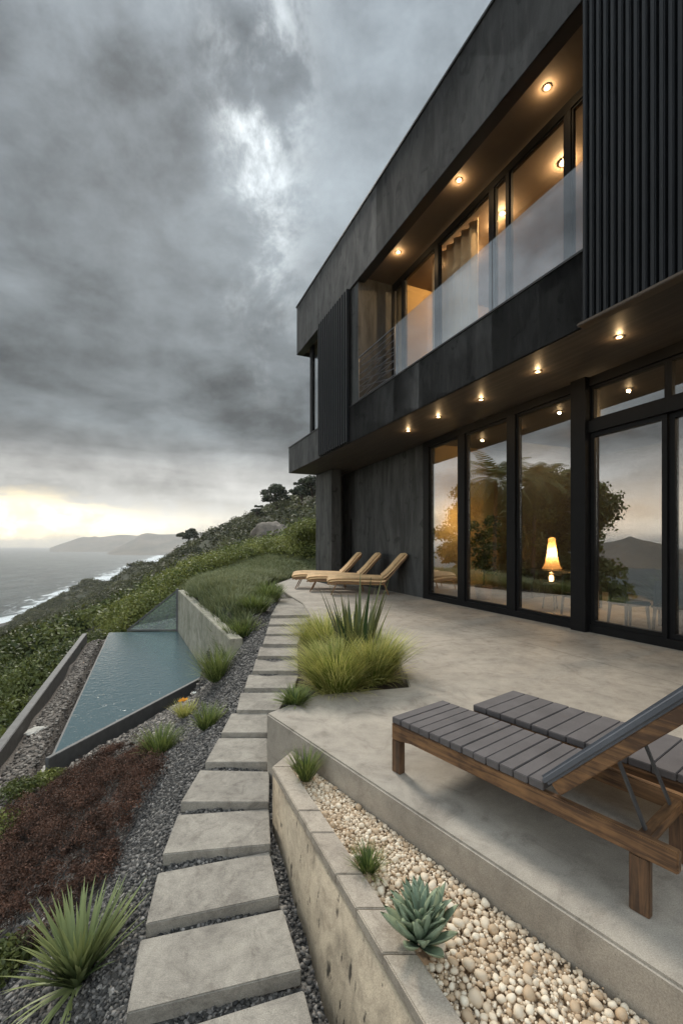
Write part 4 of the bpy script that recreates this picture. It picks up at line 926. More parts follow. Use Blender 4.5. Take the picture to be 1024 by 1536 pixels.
def inside_px(poly, u, v):
    c = np.zeros(u.shape, bool); n = len(poly)
    for i in range(n):
        (x1, y1), (x2, y2) = poly[i], poly[(i + 1) % n]
        c ^= ((y1 > v) != (y2 > v)) & (u < (x2 - x1) * (v - y1) / (y2 - y1 + 1e-12) + x1)
    return c
def scatter_region(ground_poly, n, seed):
    """random ground points inside a polygon of (x, y)"""
    r = np.random.default_rng(seed); P = np.array(ground_poly); lo, hi = P.min(0), P.max(0); out = np.zeros((0, 2))
    while len(out) < n:
        q = r.uniform(lo, hi, (n * 2, 2)); out = np.concatenate([out, q[inside_px(ground_poly, q[:, 0], q[:, 1])]])
    out = out[:n]; return np.stack([out[:, 0], out[:, 1], terr(out[:, 0], out[:, 1])], -1)
def ground_poly(pix, lo=1.0, hi=60): return [tuple(hit(u, v, lo, hi)[:2]) for u, v in pix]
# red-brown heath
hp_ = ground_poly([(212, 1112), (238, 1172), (205, 1230), (175, 1290), (150, 1345), (60, 1440), (-60, 1470), (-60, 1330), (0, 1245), (70, 1215), (120, 1175), (160, 1140)])
pts = scatter_region(hp_, 760, 71); r_ = np.random.default_rng(72)
g_ = 0.5 + 0.6 * vnoise(pts[:, 0], pts[:, 1], 3.2, 9); s0_, s1_ = hit(196, 1180)[:2], hit(40, 1345)[:2]; ds_ = (s1_ - s0_) / np.linalg.norm(s1_ - s0_); dl_ = np.abs((pts[:, 0] - s0_[0]) * -ds_[1] + (pts[:, 1] - s0_[1]) * ds_[0]); k_ = (g_ > 0.2) & (dl_ > 0.07 * (0.6 + g_)); pts = pts[k_]; g_ = g_[k_]; rad_ = 0.045 + 0.09 * np.clip(g_ + 0.25 * r_.normal(0, 1, len(pts)), 0, 1)
cen_ = pts + np.stack([0 * rad_, 0 * rad_, rad_ * 0.5 + 0.15 * np.clip(g_, 0, 1.2)], -1)
tw = [leaves(cen_, rad_, 150, 0.012, 1000, 0.85, 0.25, np.clip(r_.normal(0.38, 0.25, len(pts)), 0, 1), 0.3, 0.35)]
for i in range(0, len(pts), 2):
    p = pts[i]; tw.append(blades(12, (p[0], p[1], p[2]), 0.09, 0.10 + 0.16 * r_.random(), 0.004, (0.0, 1.3), 0.6, seed=1000 + i, tone_base=0.2, tone_tip=0.5 + 0.6 * r_.random(), seg=3))
plant_obj("ground_cover", tw, "heath_red", "rust brown heath ground cover between gravel and path", "ground cover", kind='stuff')
# small green shrubs at its left border
for i, (u, v, rd, lb) in enumerate([(75, 1180, 0.17, "small yellow green shrub at the upper edge of the rust brown heath"), (32, 1200, 0.20, "dark green shrub left of the yellow green one above the heath"), (8, 1268, 0.26, "low grey green shrub at the left border of the heath"), (12, 1462, 0.14, "small green shrub in the bottom left corner below the heath")]):
    p = hit(u, v); cen = np.array([p + np.array([rd * 0.6 * math.cos(k * 2.4) * (k > 0), rd * 0.6 * math.sin(k * 2.4) * (k > 0), rd * 0.5]) for k in range(5)])
    o = plant_obj("shrub", [leaves(cen, np.full(5, rd * 0.75), 260, 0.020, 80 + i, 0.9, 0.3)], "leaf_bright" if i % 2 == 0 else "leaf_dark", lb, "shrub")

# grass bank between the pool wall and the path
bk = [(-2.25, 8.3), (-1.95, 9.2), (-2.0, 11.0), (-2.3, 12.6), (-2.75, 14.5), (-3.0, 17.5), (-1.6, 22.5), (-1.2, 27.0), (-5.5, 27.0), (-7.5, 21.0), (-6.6, 16.6), (-5.55, 15.7), (-2.9, 10.4)]
pts = scatter_region(bk, 3400, 75); r_ = np.random.default_rng(76); tw = []
tone_f = 0.35 + 0.3 * vnoise(pts[:, 0], pts[:, 1], 1.0, 8)
edge = np.array([min(1.0, 0.25 + abs(p[0] - path_left_x(p[1])) * 0.6) for p in pts])
for i in range(len(pts)):
    p = pts[i]; L = (0.20 + 0.24 * r_.random()) * edge[i] + 0.09
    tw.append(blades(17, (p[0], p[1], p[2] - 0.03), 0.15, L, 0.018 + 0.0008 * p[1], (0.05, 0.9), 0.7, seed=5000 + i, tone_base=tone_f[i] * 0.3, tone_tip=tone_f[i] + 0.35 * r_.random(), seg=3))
plant_obj("grass_bank", tw, "blade_bank", "tall meadow grass on the bank above the concrete pool wall", "grass", kind='stuff')
# larger clumps along the gravel edge
for i, (x, y, n, L, lb) in enumerate([(-2.0, 12.0, 420, 0.62, "leafy grass clump hanging over the gravel close to the terrace end"), (-2.15, 13.2, 420, 0.62, "furthest grass clump at the gravel edge by the terrace tip"), (-2.05, 10.4, 380, 0.55, "middle grass clump on the bank edge beside the gravel strip"), (-2.05, 9.0, 320, 0.5, "dark grass clump near the end of the concrete pool wall")]):
    tuft((x, y, terr1(x, y) - 0.03), n, 0.25, L, 0.022, "blade_green", lb, 90 + i, (0.05, 1.0), 0.5, tone_tip=0.6)

# shrubberies -------------------------------------------------------
def shrubs(region, n, rmin, rmax, nper, size, mname, name, label, seed, flat=0.8, lift=0.35, cat="shrubbery", tone=(0.5, 0.28), relief_on=False, sizes_far=None):
    r = np.random.default_rng(seed); p = scatter_region(region, n, seed)
    if relief_on: p[:, 2] += relief(p[:, 0], p[:, 1])
    rad = r.uniform(rmin, rmax, n) ; p[:, 2] += rad * lift
    tn = np.clip(tone[0] + r.normal(0, tone[1], n), 0.02, 1)
    o = plant_obj(name, [leaves(p, rad, nper, size, seed + 1, flat, 0.5, tn)], mname, label, cat, kind='stuff')
    return o
# bright shrub mound above the bank
rg = [(-1.9, 27), (-1.2, 33), (-3.0, 36), (-8, 35), (-13, 31), (-13, 24.5), (-10.2, 20), (-8.0, 17.6), (-7.0, 17.4), (-7.4, 21), (-5.3, 25.5), (-3.2, 26.2)]
shrubs(rg, 300, 0.35, 1.15, 600, 0.060, "leaf_bright", "shrubbery", "bright yellow green shrubs massed on the slope above the pool wall", 101, 0.85, 0.3, tone=(0.45, 0.36))
# darker shrubs below the beam
rg = [(-9.6, 16.2), (-9.0, 14.2), (-5.9, 6.9), (-4.2, 2.5), (-7, 1), (-14, 4), (-20, 14), (-20, 24), (-13, 24)]
shrubs(rg, 520, 0.35, 1.15, 400, 0.06, "leaf_dark", "shrubbery", "dark green shrubs crowding below the grey edge beam", 103, 0.75, -0.1, tone=(0.5, 0.3))
# middle slope
rg = [(-3, 36), (-9, 36), (-14, 30), (-20, 24), (-22, 12), (-36, 16), (-50, 50), (-30, 75), (-6, 75), (2, 55), (1, 40)]
shrubs(rg, 1150, 0.5, 2.2, 190, 0.16, "leaf_dark", "scrub", "mixed green scrub over the middle of the slope", 105, 0.75, 0.1, tone=(0.45, 0.3), relief_on=True)
rg = [(-6, 75), (-30, 75), (-50, 50), (-90, 60), (-190, 200), (-290, 420), (-320, 520), (-160, 420), (-40, 230), (10, 190), (8, 80)]
shrubs(rg, 5200, 1.3, 3.2, 75, 0.42, "leaf_scrub", "scrub", "dark olive scrub covering the far spur of the hillside", 107, 0.65, 0.1, tone=(0.45, 0.3), relief_on=True)
rg = [(-50, 50), (-36, 16), (-22, 12), (-14, 4), (-20, -20), (-60, -40), (-150, 0), (-210, 180), (-240, 330), (-190, 200), (-90, 60)]
shrubs(rg, 2600, 1.0, 2.6, 80, 0.36, "leaf_scrub", "scrub", "olive scrub on the steep slope above the surf", 109, 0.65, 0.1, tone=(0.5, 0.3), relief_on=True)

def tree(name, loc, hgt, crown_r, label, seed, mname="leaf_tree", nclump=22, nleaf=260, lsize=0.16, trunk_r=None, spread=1.0, cat="tree", zlo=0.42):
    r = np.random.default_rng(seed); e = empty(name, loc, 0, label, cat); tr_ = trunk_r or hgt * 0.03; m = MB()
    m.tube([(0, 0, -0.4), (0.04 * hgt, 0, hgt * 0.25), (0.0, 0.03 * hgt, hgt * 0.5), (-0.03 * hgt, 0, hgt * 0.8)], [tr_ * 1.4, tr_, tr_ * 0.8, tr_ * 0.3])
    cs_ = []
    for k in range(nclump):
        a = r.uniform(0, 6.28); q = math.sqrt(r.random()) * crown_r * spread; z = hgt * r.uniform(zlo, 0.98); q *= 1.0 - 0.5 * max(0, (z / hgt - 0.75) / 0.25)
        c = (q * math.cos(a), q * math.sin(a), z); cs_.append(c)
        if k < 10: m.tube([(0, 0, hgt * r.uniform(0.22, 0.5)), (c[0] * 0.6, c[1] * 0.6, z * 0.85), c], [tr_ * 0.55, tr_ * 0.35, tr_ * 0.12], 6)
    m.build("trunk", "bark", e, smooth=True)
    V, Fq, T = leaves(np.array(cs_), r.uniform(0.18, 0.36, nclump) * crown_r * 1.25, nleaf, lsize, seed + 1, 0.7, 0.2, np.clip(r.normal(0.45, 0.25, nclump), 0, 1)); np_mesh("crown", V, Fq, mname, e, T)
def on_hill(u, D): x = (u - CU) / F * D; return (x, D, terr1(x, D) + float(relief(np.array([x]), np.array([D]))[0]))
def crest_D(u): X = (u - CU) / F; t_ = (-7 - X * 120) / (291 + X * 346); return 120 + 346 * t_
tree("ridge_tree", on_hill(414, crest_D(414) - 4), 7.6, 4.2, "dark round headed tree standing highest on the ridge", 121, nclump=24, lsize=0.30)
tree("ridge_tree", on_hill(386, crest_D(386) - 3), 5.0, 2.0, "small thin tree on the ridge left of the highest tree", 122, nclump=12, lsize=0.28, nleaf=160)
tree("ridge_tree", on_hill(283, crest_D(283) - 4), 8.2, 4.2, "dark dense tree alone low on the ridge before the far headland", 123, nclump=26, lsize=0.34)
tree("ridge_tree", on_hill(452, 118), 6.5, 2.8, "slender tree on the ridge closest to the house corner", 124, nclump=14, lsize=0.28, nleaf=180)
tree("ridge_tree", on_hill(468, 112), 6.5, 4.0, "bushy tree on the ridge partly behind the house corner", 125, nclump=24, lsize=0.28)
# bright bush against the column
x_, y_ = -2.0, 27.5; cen = np.array([(x_ + 0.8 * math.cos(k * 2.4) * (k > 0), y_ + 0.8 * math.sin(k * 2.4) * (k > 0), terr1(x_, y_) + 1.0 + 0.35 * (k % 3)) for k in range(9)])
plant_obj("leafy_bush", [leaves(cen, np.full(9, 0.85), 700, 0.075, 131, 0.85, 0.35)], "leaf_bright", "tall bright green bush next to the dark column", "bush")
# boulder on the slope
def rock(name, loc, size, mname, label, seed, cat="rock"):
    bm = bmesh.new(); bmesh.ops.create_icosphere(bm, subdivisions=4, radius=1.0)
    r = np.random.default_rng(seed); ph = r.uniform(0, 6, 9)
    for v in bm.verts:
        c = v.co; n = 0.16 * math.sin(3 * c.x + ph[0] + 2 * c.y) + 0.12 * math.sin(5 * c.y + ph[1] + 3 * c.z) + 0.07 * math.sin(9 * c.x + 7 * c.z + ph[2]) + 0.04 * math.sin(17 * c.y + 11 * c.x + ph[3])
        v.co = Vector((c.x * size[0], c.y * size[1], c.z * size[2])) * (1 + n)
    me = bpy.data.meshes.new(name); bm.to_mesh(me); bm.free(); me.polygons.foreach_set('use_smooth', np.ones(len(me.polygons), bool))
    o = link_mesh(name, me, mname); o.location = loc; o.rotation_euler = (0, 0, seed * 0.7); return tag(o, label, cat)
bx_, by_ = px(410, 810, 46)[:2]; rock("boulder", (bx_, by_, terr1(bx_, by_) + 0.9), (3.2, 2.0, 1.9), "boulder", "bare brown boulder on the green slope left of the house", 3)
for i, (u, v, s_, lb) in enumerate([(70, 928, (3.2, 2, 2.4), "blocky black rock standing out of the surf"), (30, 934, (9, 2, 1.2), "long low reef of dark rock in the surf"), (48, 946, (6, 3, 2.0), "rounded dark rock at the edge of the shore"), (18, 955, (4, 3, 1.5), "small wet rock left of the rounded shore rock")]):
    p = gz(u, v, SEA_Z); rock("sea_rock", (p[0], p[1], SEA_Z + 0.3), s_, "sea_rock", lb, 5 + i)
for i, (u, v, s_, lb) in enumerate([(53, 1098, (0.16, 0.11, 0.035), "largest flat pale stone lying on the gravel by the beam"), (66, 1158, (0.09, 0.06, 0.035), "small pale stone on the gravel below the pool tip"), (62, 1166, (0.13, 0.07, 0.03), "flat pale stone just under the small one below the pool tip")]):
    p = hit(u, v); rock("flat_stone", (p[0], p[1], p[2] + 0.02), s_, "white_stone", lb, 15 + i, "stone")

# ------------------------------------------------------------------ trees down the slope to the left, outside the frame but mirrored in the glass wall
def mirror(u, D):
    p = np.array([(u - CU) / F * D, D]); dd = np.dot(p - G0, GR); return p - 2 * dd * GR
def palm(loc, hgt, label, seed, cat="palm"):
    r = np.random.default_rng(seed); e = empty("palm_tree", loc, 0, label, cat)
    MB().tube([(0, 0, -0.5), (0.2, 0.1, hgt * 0.4), (0.1, 0, hgt * 0.8), (0, 0, hgt)], [0.26, 0.2, 0.17, 0.15]).build("trunk", "bark", e, smooth=True)
    V = []; Fq = []; T = []
    for i in range(46):
        a = r.uniform(0, 6.28); el = r.uniform(-0.7, 1.35); L = r.uniform(3.2, 4.6); p = np.array([0, 0, hgt]); an = el
        for k in range(16):
            dr = np.array([math.cos(a) * math.cos(an), math.sin(a) * math.cos(an), math.sin(an)]); sd = np.array([-math.sin(a), math.cos(a), 0])
            for s_ in (-1, 1):
                if k < 2: continue
                ll = 0.95 * math.sin(math.pi * (k / 17) ** 0.7); tip = p + (sd * s_ * 0.8 + dr * 0.55 - np.array([0, 0, 0.35])) * ll; o0 = len(V)
                V += [p - dr * 0.07, p + dr * 0.07, tip + dr * 0.03, tip - dr * 0.03]; Fq.append([o0, o0 + 1, o0 + 2, o0 + 3]); T += [0.3 + 0.3 * r.random()] * 4
            p = p + dr * L / 16; an -= 0.09
    np_mesh("crown", V, Fq, "leaf_room_out", e, np.array(T))
for (u, D, top, lb, sd) in [(742, 40, 700, "palm tree down the slope, mirrored in the second window pane", 141), (800, 42, 700, "palm tree down the slope, mirrored in the wide third pane", 142)]:
    m_ = mirror(u, D); z0 = terr1(*m_); palm((m_[0], m_[1], z0), CAM_H + (CV - top) / F * D - z0 - 1.2, lb, sd)
for (u, D, top, cr, lb, sd) in [(725, 52, 735, 5.0, "broad tree down the slope, mirrored behind the palm", 144), (845, 46, 712, 5.0, "broad tree down the slope, mirrored beside the black post", 145), (790, 47, 745, 5.0, "round tree down the slope, mirrored behind the cone lamp", 146)]:
    m_ = mirror(u, D); z0 = terr1(*m_); tree("slope_tree", (m_[0], m_[1], z0), CAM_H + (CV - top) / F * D - z0, cr, lb, sd, nclump=110, nleaf=520, lsize=0.22, trunk_r=0.25, mname="leaf_room_out", zlo=0.22)
e = empty("potted_plant", grel(1.0, 1.25), 0, "tall leafy potted plant behind the narrow window pane", "plant")
MB().lathe([(0.18, 0), (0.24, 0.38), (0.22, 0.40)], 20).build("pot", "pot_clay", e)
MB().tube([(0, 0, 0.3), (0.04, 0, 1.0), (0, 0.05, 1.7)], [0.03, 0.022, 0.012]).build("stem", "bark", e)
cen = np.array([(0.34 * math.cos(k * 2.4) * (0.4 + 0.05 * k), 0.34 * math.sin(k * 2.4) * (0.4 + 0.05 * k), 0.75 + 0.13 * k) for k in range(11)])
V, Fq, T = leaves(cen, np.full(11, 0.26), 130, 0.05, 152, 0.9, 0.2); np_mesh("foliage", V, Fq, "leaf_room", e, T)
# potted bush inside the sliding door
e = empty("potted_plant", grel(5.6, 1.75), 0, "bushy potted plant behind the sliding door", "plant")
MB().lathe([(0.2, 0), (0.27, 0.4), (0.25, 0.42)], 20).build("pot", "pot_clay", e)
V, Fq, T = blades(420, (0, 0, 0.38), 0.2, 0.95, 0.03, (0.05, 1.5), 0.7, seed=151); np_mesh("foliage", V, Fq, "leaf_room", e, T)

# ------------------------------------------------------------------ pool
WZ = -1.60
A_ = gz(82, 1131, WZ)[:2]; B_ = gz(165, 948.6, WZ)[:2]; C_ = gz(267, 947, WZ)[:2]; E_ = gz(309, 1012, WZ)[:2]
pool = empty("infinity_pool", (0, 0, 0), 0, "wedge shaped infinity pool with rippled blue water and dark rim", "pool")
MB().prism([tuple(A_), tuple(E_), tuple(C_), tuple(B_)], WZ - 0.9, WZ).build("water", "pool_water", pool)
def offs(p, q, w, side):
    dv = (q - p) / np.linalg.norm(q - p); n = np.array([dv[1], -dv[0]]) * side; return dv, n
dv, n_ = offs(A_, E_, 0, 1)   # outward on the path side
e0 = A_ - dv * 0.16; e1 = E_ + dv * 0.0
MB().prism([tuple(e0 + n_ * 0.004), tuple(e1 + n_ * 0.004), tuple(e1 + n_ * 0.075), tuple(e0 + n_ * 0.075)], -2.4, WZ + 0.02).build("rim", "rim_grey", pool, 0.006)
dv2, n2 = offs(B_, A_, 0, 1)
MB().prism([tuple(B_ + n2 * 0.004), tuple(A_ + n2 * 0.004), tuple(A_ + n2 * 0.035), tuple(B_ + n2 * 0.035)], -2.4, WZ - 0.012).build("overflow_edge", "rim_grey", pool)
wl = (E_ - C_) / np.linalg.norm(E_ - C_); wn2 = np.array([-wl[1], wl[0]]); wn2 = wn2 if wn2[0] > 0 else -wn2
wend = C_ + wl * ((C_[1] - 8.2) / -wl[1] if wl[1] < 0 else 1)
c0 = C_ + wn2 * 0.004; c1 = wend + wn2 * 0.004
MB().prism([tuple(c0), tuple(c1), tuple(c1 + wn2 * 0.24), tuple(c0 + wn2 * 0.24)], -2.4, [-0.11, -0.25, -0.25, -0.11]).build("retaining_wall", "wall_concrete", None, 0.012)
tag(bpy.data.objects["retaining_wall"], "weathered concrete retaining wall rising from the pool edge", "wall")
# triangular glass screen at the far end
gs = empty("glass_screen", (0, 0, 0), 0, "triangular glass screen in a dark frame at the far end of the pool", "glass screen")
g0 = np.array([gz(192, 946, WZ)[0], C_[1] + 0.10]); g1 = np.array([C_[0] - 0.05, C_[1] + 0.10])
yv = g1[1]; fr = MB()
fr.bar((g0[0], yv, WZ + 0.03), (g1[0], yv, WZ + 0.03), 0.06, 0.06); fr.bar((g1[0], yv, WZ - 0.2), (g1[0], yv, -0.07), 0.08, 0.08, (1, 0, 0)); fr.bar((g0[0], yv, WZ + 0.03), (g1[0], yv, -0.12), 0.05, 0.05)
fr.build("frame", "rim_grey", gs)
pm = MB(lambda a, b, c: (a, yv + c, b)); pm.prism([(g0[0] + 0.12, WZ + 0.065), (g1[0] - 0.045, WZ + 0.065), (g1[0] - 0.045, -0.19)], -0.006, 0.006).build("pane", "glass_pool", gs)
# grey edge beam on the seaward side
bd3 = np.array([bdir[0], bdir[1]]); b0 = beam_a[:2] - bd3 * 3.2; b1 = beam_b[:2]; bn = bnor
MB().prism([tuple(b0 - bn * 0.08), tuple(b1 - bn * 0.08), tuple(b1 + bn * 0.06), tuple(b0 + bn * 0.06)], -3.2, -1.55).build("edge_beam", "beam_grey", None, 0.01)
tag(bpy.data.objects["edge_beam"], "straight grey edge beam retaining the gravel on the seaward side", "kerb")

# ------------------------------------------------------------------ stepping stones
SL = [[(286, 1537), (455, 1484), (486, 1600), (240, 1680)], [(211, 1409), (424, 1363), (452, 1454), (190, 1520)], [(237, 1309), (404, 1277), (419, 1343), (219, 1386)], [(267, 1222), (403, 1213), (406, 1266), (244, 1281)],
      [(300, 1155), (404, 1157), (403, 1203), (271, 1203)], [(328, 1107), (401, 1107), (401, 1143), (308, 1143)], [(347, 1070), (401, 1069), (401, 1099), (332, 1099)], [(361, 1039), (432, 1038), (418, 1065), (355, 1065)],
      [(373, 1012), (449, 1010), (440, 1032), (367, 1032)], [(384, 988), (456, 986), (450, 1006), (379, 1006)], [(390, 970), (458, 969), (456, 984), (386, 984)], [(398, 954), (460, 953), (458, 966), (394, 966)],
      [(402, 940), (462, 939), (460, 950.5), (399, 950.5)], [(406, 927), (464, 926), (462, 936.5), (403, 936.5)], [(421, 898), (452, 897), (476, 911), (470, 922), (406, 923)]]
pos_ = ["cut off by the bottom of the picture", "largest, nearest the viewer in full view", "third from the bottom, beside the planter wall", "fourth from the bottom, beside the planter wall", "at the far end of the planter wall", "beside the front corner of the terrace", "just past the front corner of the terrace",
        "beside the low spiky tuft", "beside the front grass mound", "level with the gap between the grass mounds", "narrow one beside the rear grass mound", "narrow one, fourth below the top landing", "narrow one, third below the top landing", "narrow one, second below the top landing", "broad landing where the path meets the terrace"]
SLABS = []
for i, (pg, w) in enumerate(zip(SL, pos_)):
    P = [on_path(u, v, 0.045) for u, v in pg]; zt = np.mean([p[2] for p in P])
    P = [gz(u, v, zt) for u, v in pg]
    SLABS.append([tuple(p[:2]) for p in P])
    c_ = np.mean([p[:2] for p in P], axis=0)
    m = MB().prism([tuple(p[:2] - c_) for p in P][::-1], -0.085, 0.0)
    o = m.build("stepping_stone", "slab_concrete", None, 0.006); o.location = (c_[0], c_[1], zt)
    tag(o, f"grey concrete paving slab of the garden path, {w}", "paving slab", "stepping stones along the path")

# ------------------------------------------------------------------ planter with coping and pebbles
PZ = -0.15
def x_out(D): return 0.98 - 0.455 * D
def x_in(D): return 1.115 - 0.455 * D
def x_ter(D): return TA[0] + (D - TA[1]) * tdir[0] / tdir[1]
pl_ = empty("planter", (0, 0, 0), 0, "long beige stone planter with pale coping beside the terrace step", "planter")
Dn = [0.4, 1.0, 1.5, 2.0, 2.5, 3.0, 3.28]
V = []; Fq = []
for D in Dn:
    bat = float(np.interp(D, [1.5, 3.0], [0.13, 0.0])); zb_ = -1.05
    V += [(x_out(D) - bat * 1.45, D - bat * 0.35, zb_), (x_out(D), D, PZ - 0.058), (x_in(D) - 0.003, D, PZ - 0.058), (x_in(D) - 0.003, D, zb_)]
for i in range(len(Dn) - 1):
    a = 4 * i; b = a + 4
    for j in range(4): Fq.append([a + j, a + (j + 1) % 4, b + (j + 1) % 4, b + j])
Fq += [[0, 3, 2, 1], [len(V) - 4, len(V) - 3, len(V) - 2, len(V) - 1]]
np_mesh("wall_panel", V, Fq, "planter_stone", pl_)
js = [0.4, 0.95, 1.36, 1.78, 2.0, 2.21, 2.53, 2.74, 3.285]
for a, b in zip(js[:-1], js[1:]):
    g_ = 0.003
    MB().prism([(x_out(a + g_) - 0.004, a + g_), (x_in(a + g_), a + g_), (x_in(b - g_), b - g_), (x_out(b - g_) - 0.004, b - g_)], PZ - 0.056, PZ).build("coping_stone", "coping_concrete", pl_, 0.005)
MB().prism([(x_out(3.285) - 0.002, 3.287), (x_in(3.285), 3.287), (x_ter(3.42) - 0.004, 3.42), (x_ter(3.55) - 0.01, 3.55)], -1.0, PZ - 0.003).build("end_stone", "coping_concrete", pl_, 0.004)
MB().prism([(x_in(0.5) + 0.004, 0.5), (x_ter(0.5) - 0.004, 0.5), (x_ter(3.40) - 0.004, 3.40), (x_in(3.28) + 0.004, 3.28)], -0.9, -0.225).build("fill", "fill_sand", pl_)
# pebbles: packed top layer then a lower filling layer
r_ = np.random.default_rng(201)
def pebble_spots(n_try, rmin, rmax, pack):
    P = np.zeros((0, 2)); Rr = np.zeros(0)
    for k in range(n_try):
        D = r_.uniform(0.95, 3.36); xa, xb = x_in(D), x_ter(D); rad = rmin + (rmax - rmin) * r_.beta(1.2, 3.2) * (0.75 + 0.35 * (D < 2.3)); lo_, hi_ = xa + rad * 0.95, xb - rad * 1.1
        if hi_ <= lo_: continue
        p = np.array([r_.uniform(lo_, hi_), D])
        if len(P) and np.any(np.hypot(P[:, 0] - p[0], P[:, 1] - p[1]) < (Rr + rad) * pack): continue
        if math.hypot(p[0] - 0.325, p[1] - 1.82) < 0.05: continue
        P = np.vstack([P, p]); Rr = np.append(Rr, rad)
    return P, Rr
P1, R1 = pebble_spots(12000, 0.009, 0.034, 0.80); P2, R2 = pebble_spots(12000, 0.010, 0.024, 0.72)
def pebble_geo(seed, sub):
    bm = bmesh.new(); bmesh.ops.create_icosphere(bm, subdivisions=sub, radius=1.0); r2 = np.random.default_rng(seed); ph = r2.uniform(0, 6, 4); sc = (1.0, r2.uniform(0.78, 1.0), r2.uniform(0.68, 0.9))
    for v in bm.verts:
        c = v.co.copy(); n = 0.13 * math.sin(2.3 * c.x + ph[0] + 1.7 * c.y) + 0.09 * math.sin(3.7 * c.y + ph[1] + 2 * c.z)
        v.co = Vector((c.x * sc[0], c.y * sc[1], c.z * sc[2])) * (1 + n)
    V = np.array([v.co[:] for v in bm.verts]); Fq = np.array([[v.index for v in f.verts] for f in bm.faces]); bm.free(); return V, Fq
lit = [pebble_geo(300 + k, 2) for k in range(6)]
allP = [(P1[i][0], P1[i][1], -0.205 + R1[i] * 0.62, R1[i]) for i in range(len(P1))]
low_ = [(P2[i][0], P2[i][1], -0.228 + R2[i] * 0.3, R2[i]) for i in range(len(P2))]
vis = sorted([p for p in allP if p[1] > 1.5], key=lambda p: -p[3] / p[1])
big = vis[:300]; bigset = set(id(p) for p in big); rest = [p for p in allP if id(p) not in bigset] + low_
meshes = []
for k in range(6):
    for tn in (0.15, 0.45, 0.7, 0.95):
        V, Fq = lit[k]; o = np_mesh("pebble", V, Fq, "pebble_cream", None, np.full(len(V), tn), smooth=True); meshes.append(o.data); bpy.data.objects.remove(o)
for i, p in enumerate(big):
    o = bpy.data.objects.new("pebble", meshes[int(r_.integers(len(meshes)))]); COL.objects.link(o); o.location = p[:3]; o.scale = (p[3],) * 3; o.rotation_euler = (r_.uniform(-0.4, 0.4), r_.uniform(-0.4, 0.4), r_.uniform(0, 6.28))
    tag(o, "smooth rounded cream pebble lying in the stone planter", "pebble", "cream pebbles in the planter")
P3, R3 = pebble_spots(7000, 0.004, 0.010, 0.9); rest += [(P3[i][0], P3[i][1], -0.205 + R3[i] + r_.uniform(0, 0.008), R3[i]) for i in range(len(P3))]
lo_geo = [pebble_geo(330 + k, 2) for k in range(5)]; parts = []
for i, p in enumerate(rest):
    V, Fq = lo_geo[i % 5]; a = r_.uniform(0, 6.28); ca, sa = math.cos(a), math.sin(a); Rm = np.array([[ca, -sa, 0], [sa, ca, 0], [0, 0, 1]])
    parts.append((V @ Rm.T * p[3] + np.array(p[:3]), Fq, np.full(len(V), r_.uniform(0.05, 0.95))))
V, Fq, T = join(parts); o = np_mesh("pebble_bed", V, Fq, "pebble_cream", None, T, smooth=True); tag(o, "bed of small cream pebbles filling the planter", "pebbles", kind='stuff')

# ------------------------------------------------------------------ loose gravel stones
def icosa():
    bm = bmesh.new(); bmesh.ops.create_icosphere(bm, subdivisions=1, radius=1.0); V = np.array([v.co[:] for v in bm.verts]); Fq = np.array([[v.index for v in f.verts] for f in bm.faces]); bm.free(); return V, Fq
IV, IF = icosa()
def stones(P, rad, seed, name, label, mname="gravel_stone", tone_mu=0.25, tone_sd=0.30):
    r = np.random.default_rng(seed); n = len(P); V = np.repeat(IV[None], n, 0) * (1 + 0.22 * r.normal(0, 1, (n, len(IV), 1)))
    V *= r.uniform(0.6, 1.2, (n, 1, 3)); A = r.normal(0, 1, (n, 3, 3)); Q, _ = np.linalg.qr(A); V = np.einsum('nij,nkj->nki', Q, V); V[:, :, 2] *= 0.75
    V = V * rad[:, None, None] + P[:, None]; Fq = IF[None] + (np.arange(n) * len(IV))[:, None, None]
    T = np.repeat(np.clip(np.abs(r.normal(tone_mu, tone_sd, n)), 0, 1) ** 1.3, len(IV)); o = np_mesh(name, V.reshape(-1, 3), Fq.reshape(-1, 3), mname, None, T); return tag(o, label, "gravel", kind='stuff')
r_ = np.random.default_rng(400)
def gravel_pts(n, x0, x1, y0, y1):
    x = r_.uniform(x0, x1, n * 2); y = r_.uniform(y0, y1, n * 2); ok = (right_of_beam(x, y) > 0.15)
    ok &= ~((x > x_out(y) - 0.02) & (y < 3.3)); ok &= ~((x > -0.68) & (y > 3.28) & (y < 4.2)) & ~((x > -0.5) & (y >= 4.2))
    ok &= ~(((x - PW_A[0]) * wn[0] + (y - PW_A[1]) * wn[1] > 0.1) & (y > 7.6) & (x < path_left_x(y) - 0.6))
    ok &= ~inside_px([tuple(A_ + n2 * 0.05), tuple(E_), tuple(C_), tuple(B_ + n2 * 0.05)], x, y)
    ok &= ~inside_px(hp_, x, y)
    for pg in SLABS: ok &= ~inside_px(pg, x, y)
    x, y = x[ok][:n], y[ok][:n]; return np.stack([x, y, terr(x, y)], -1)
Pn = gravel_pts(15000, -2.3, 0.5, 0.8, 4.6); stones(Pn + [0, 0, 0.004], r_.uniform(0.007, 0.0165, len(Pn)), 401, "gravel_stones", "loose dark gravel beside the nearest stepping stones")
Pm = gravel_pts(15000, -3.6, -0.5, 4.4, 13.0); stones(Pm + [0, 0, 0.005], r_.uniform(0.012, 0.024, len(Pm)), 402, "gravel_stones", "loose dark gravel along the upper path")
Pf = gravel_pts(15000, -9.2, -2.4, 3.0, 15.9); stones(Pf + [0, 0, 0.008], r_.uniform(0.016, 0.034, len(Pf)), 403, "gravel_stones", "brown grey gravel around the pool", "gravel_pool", 0.4)

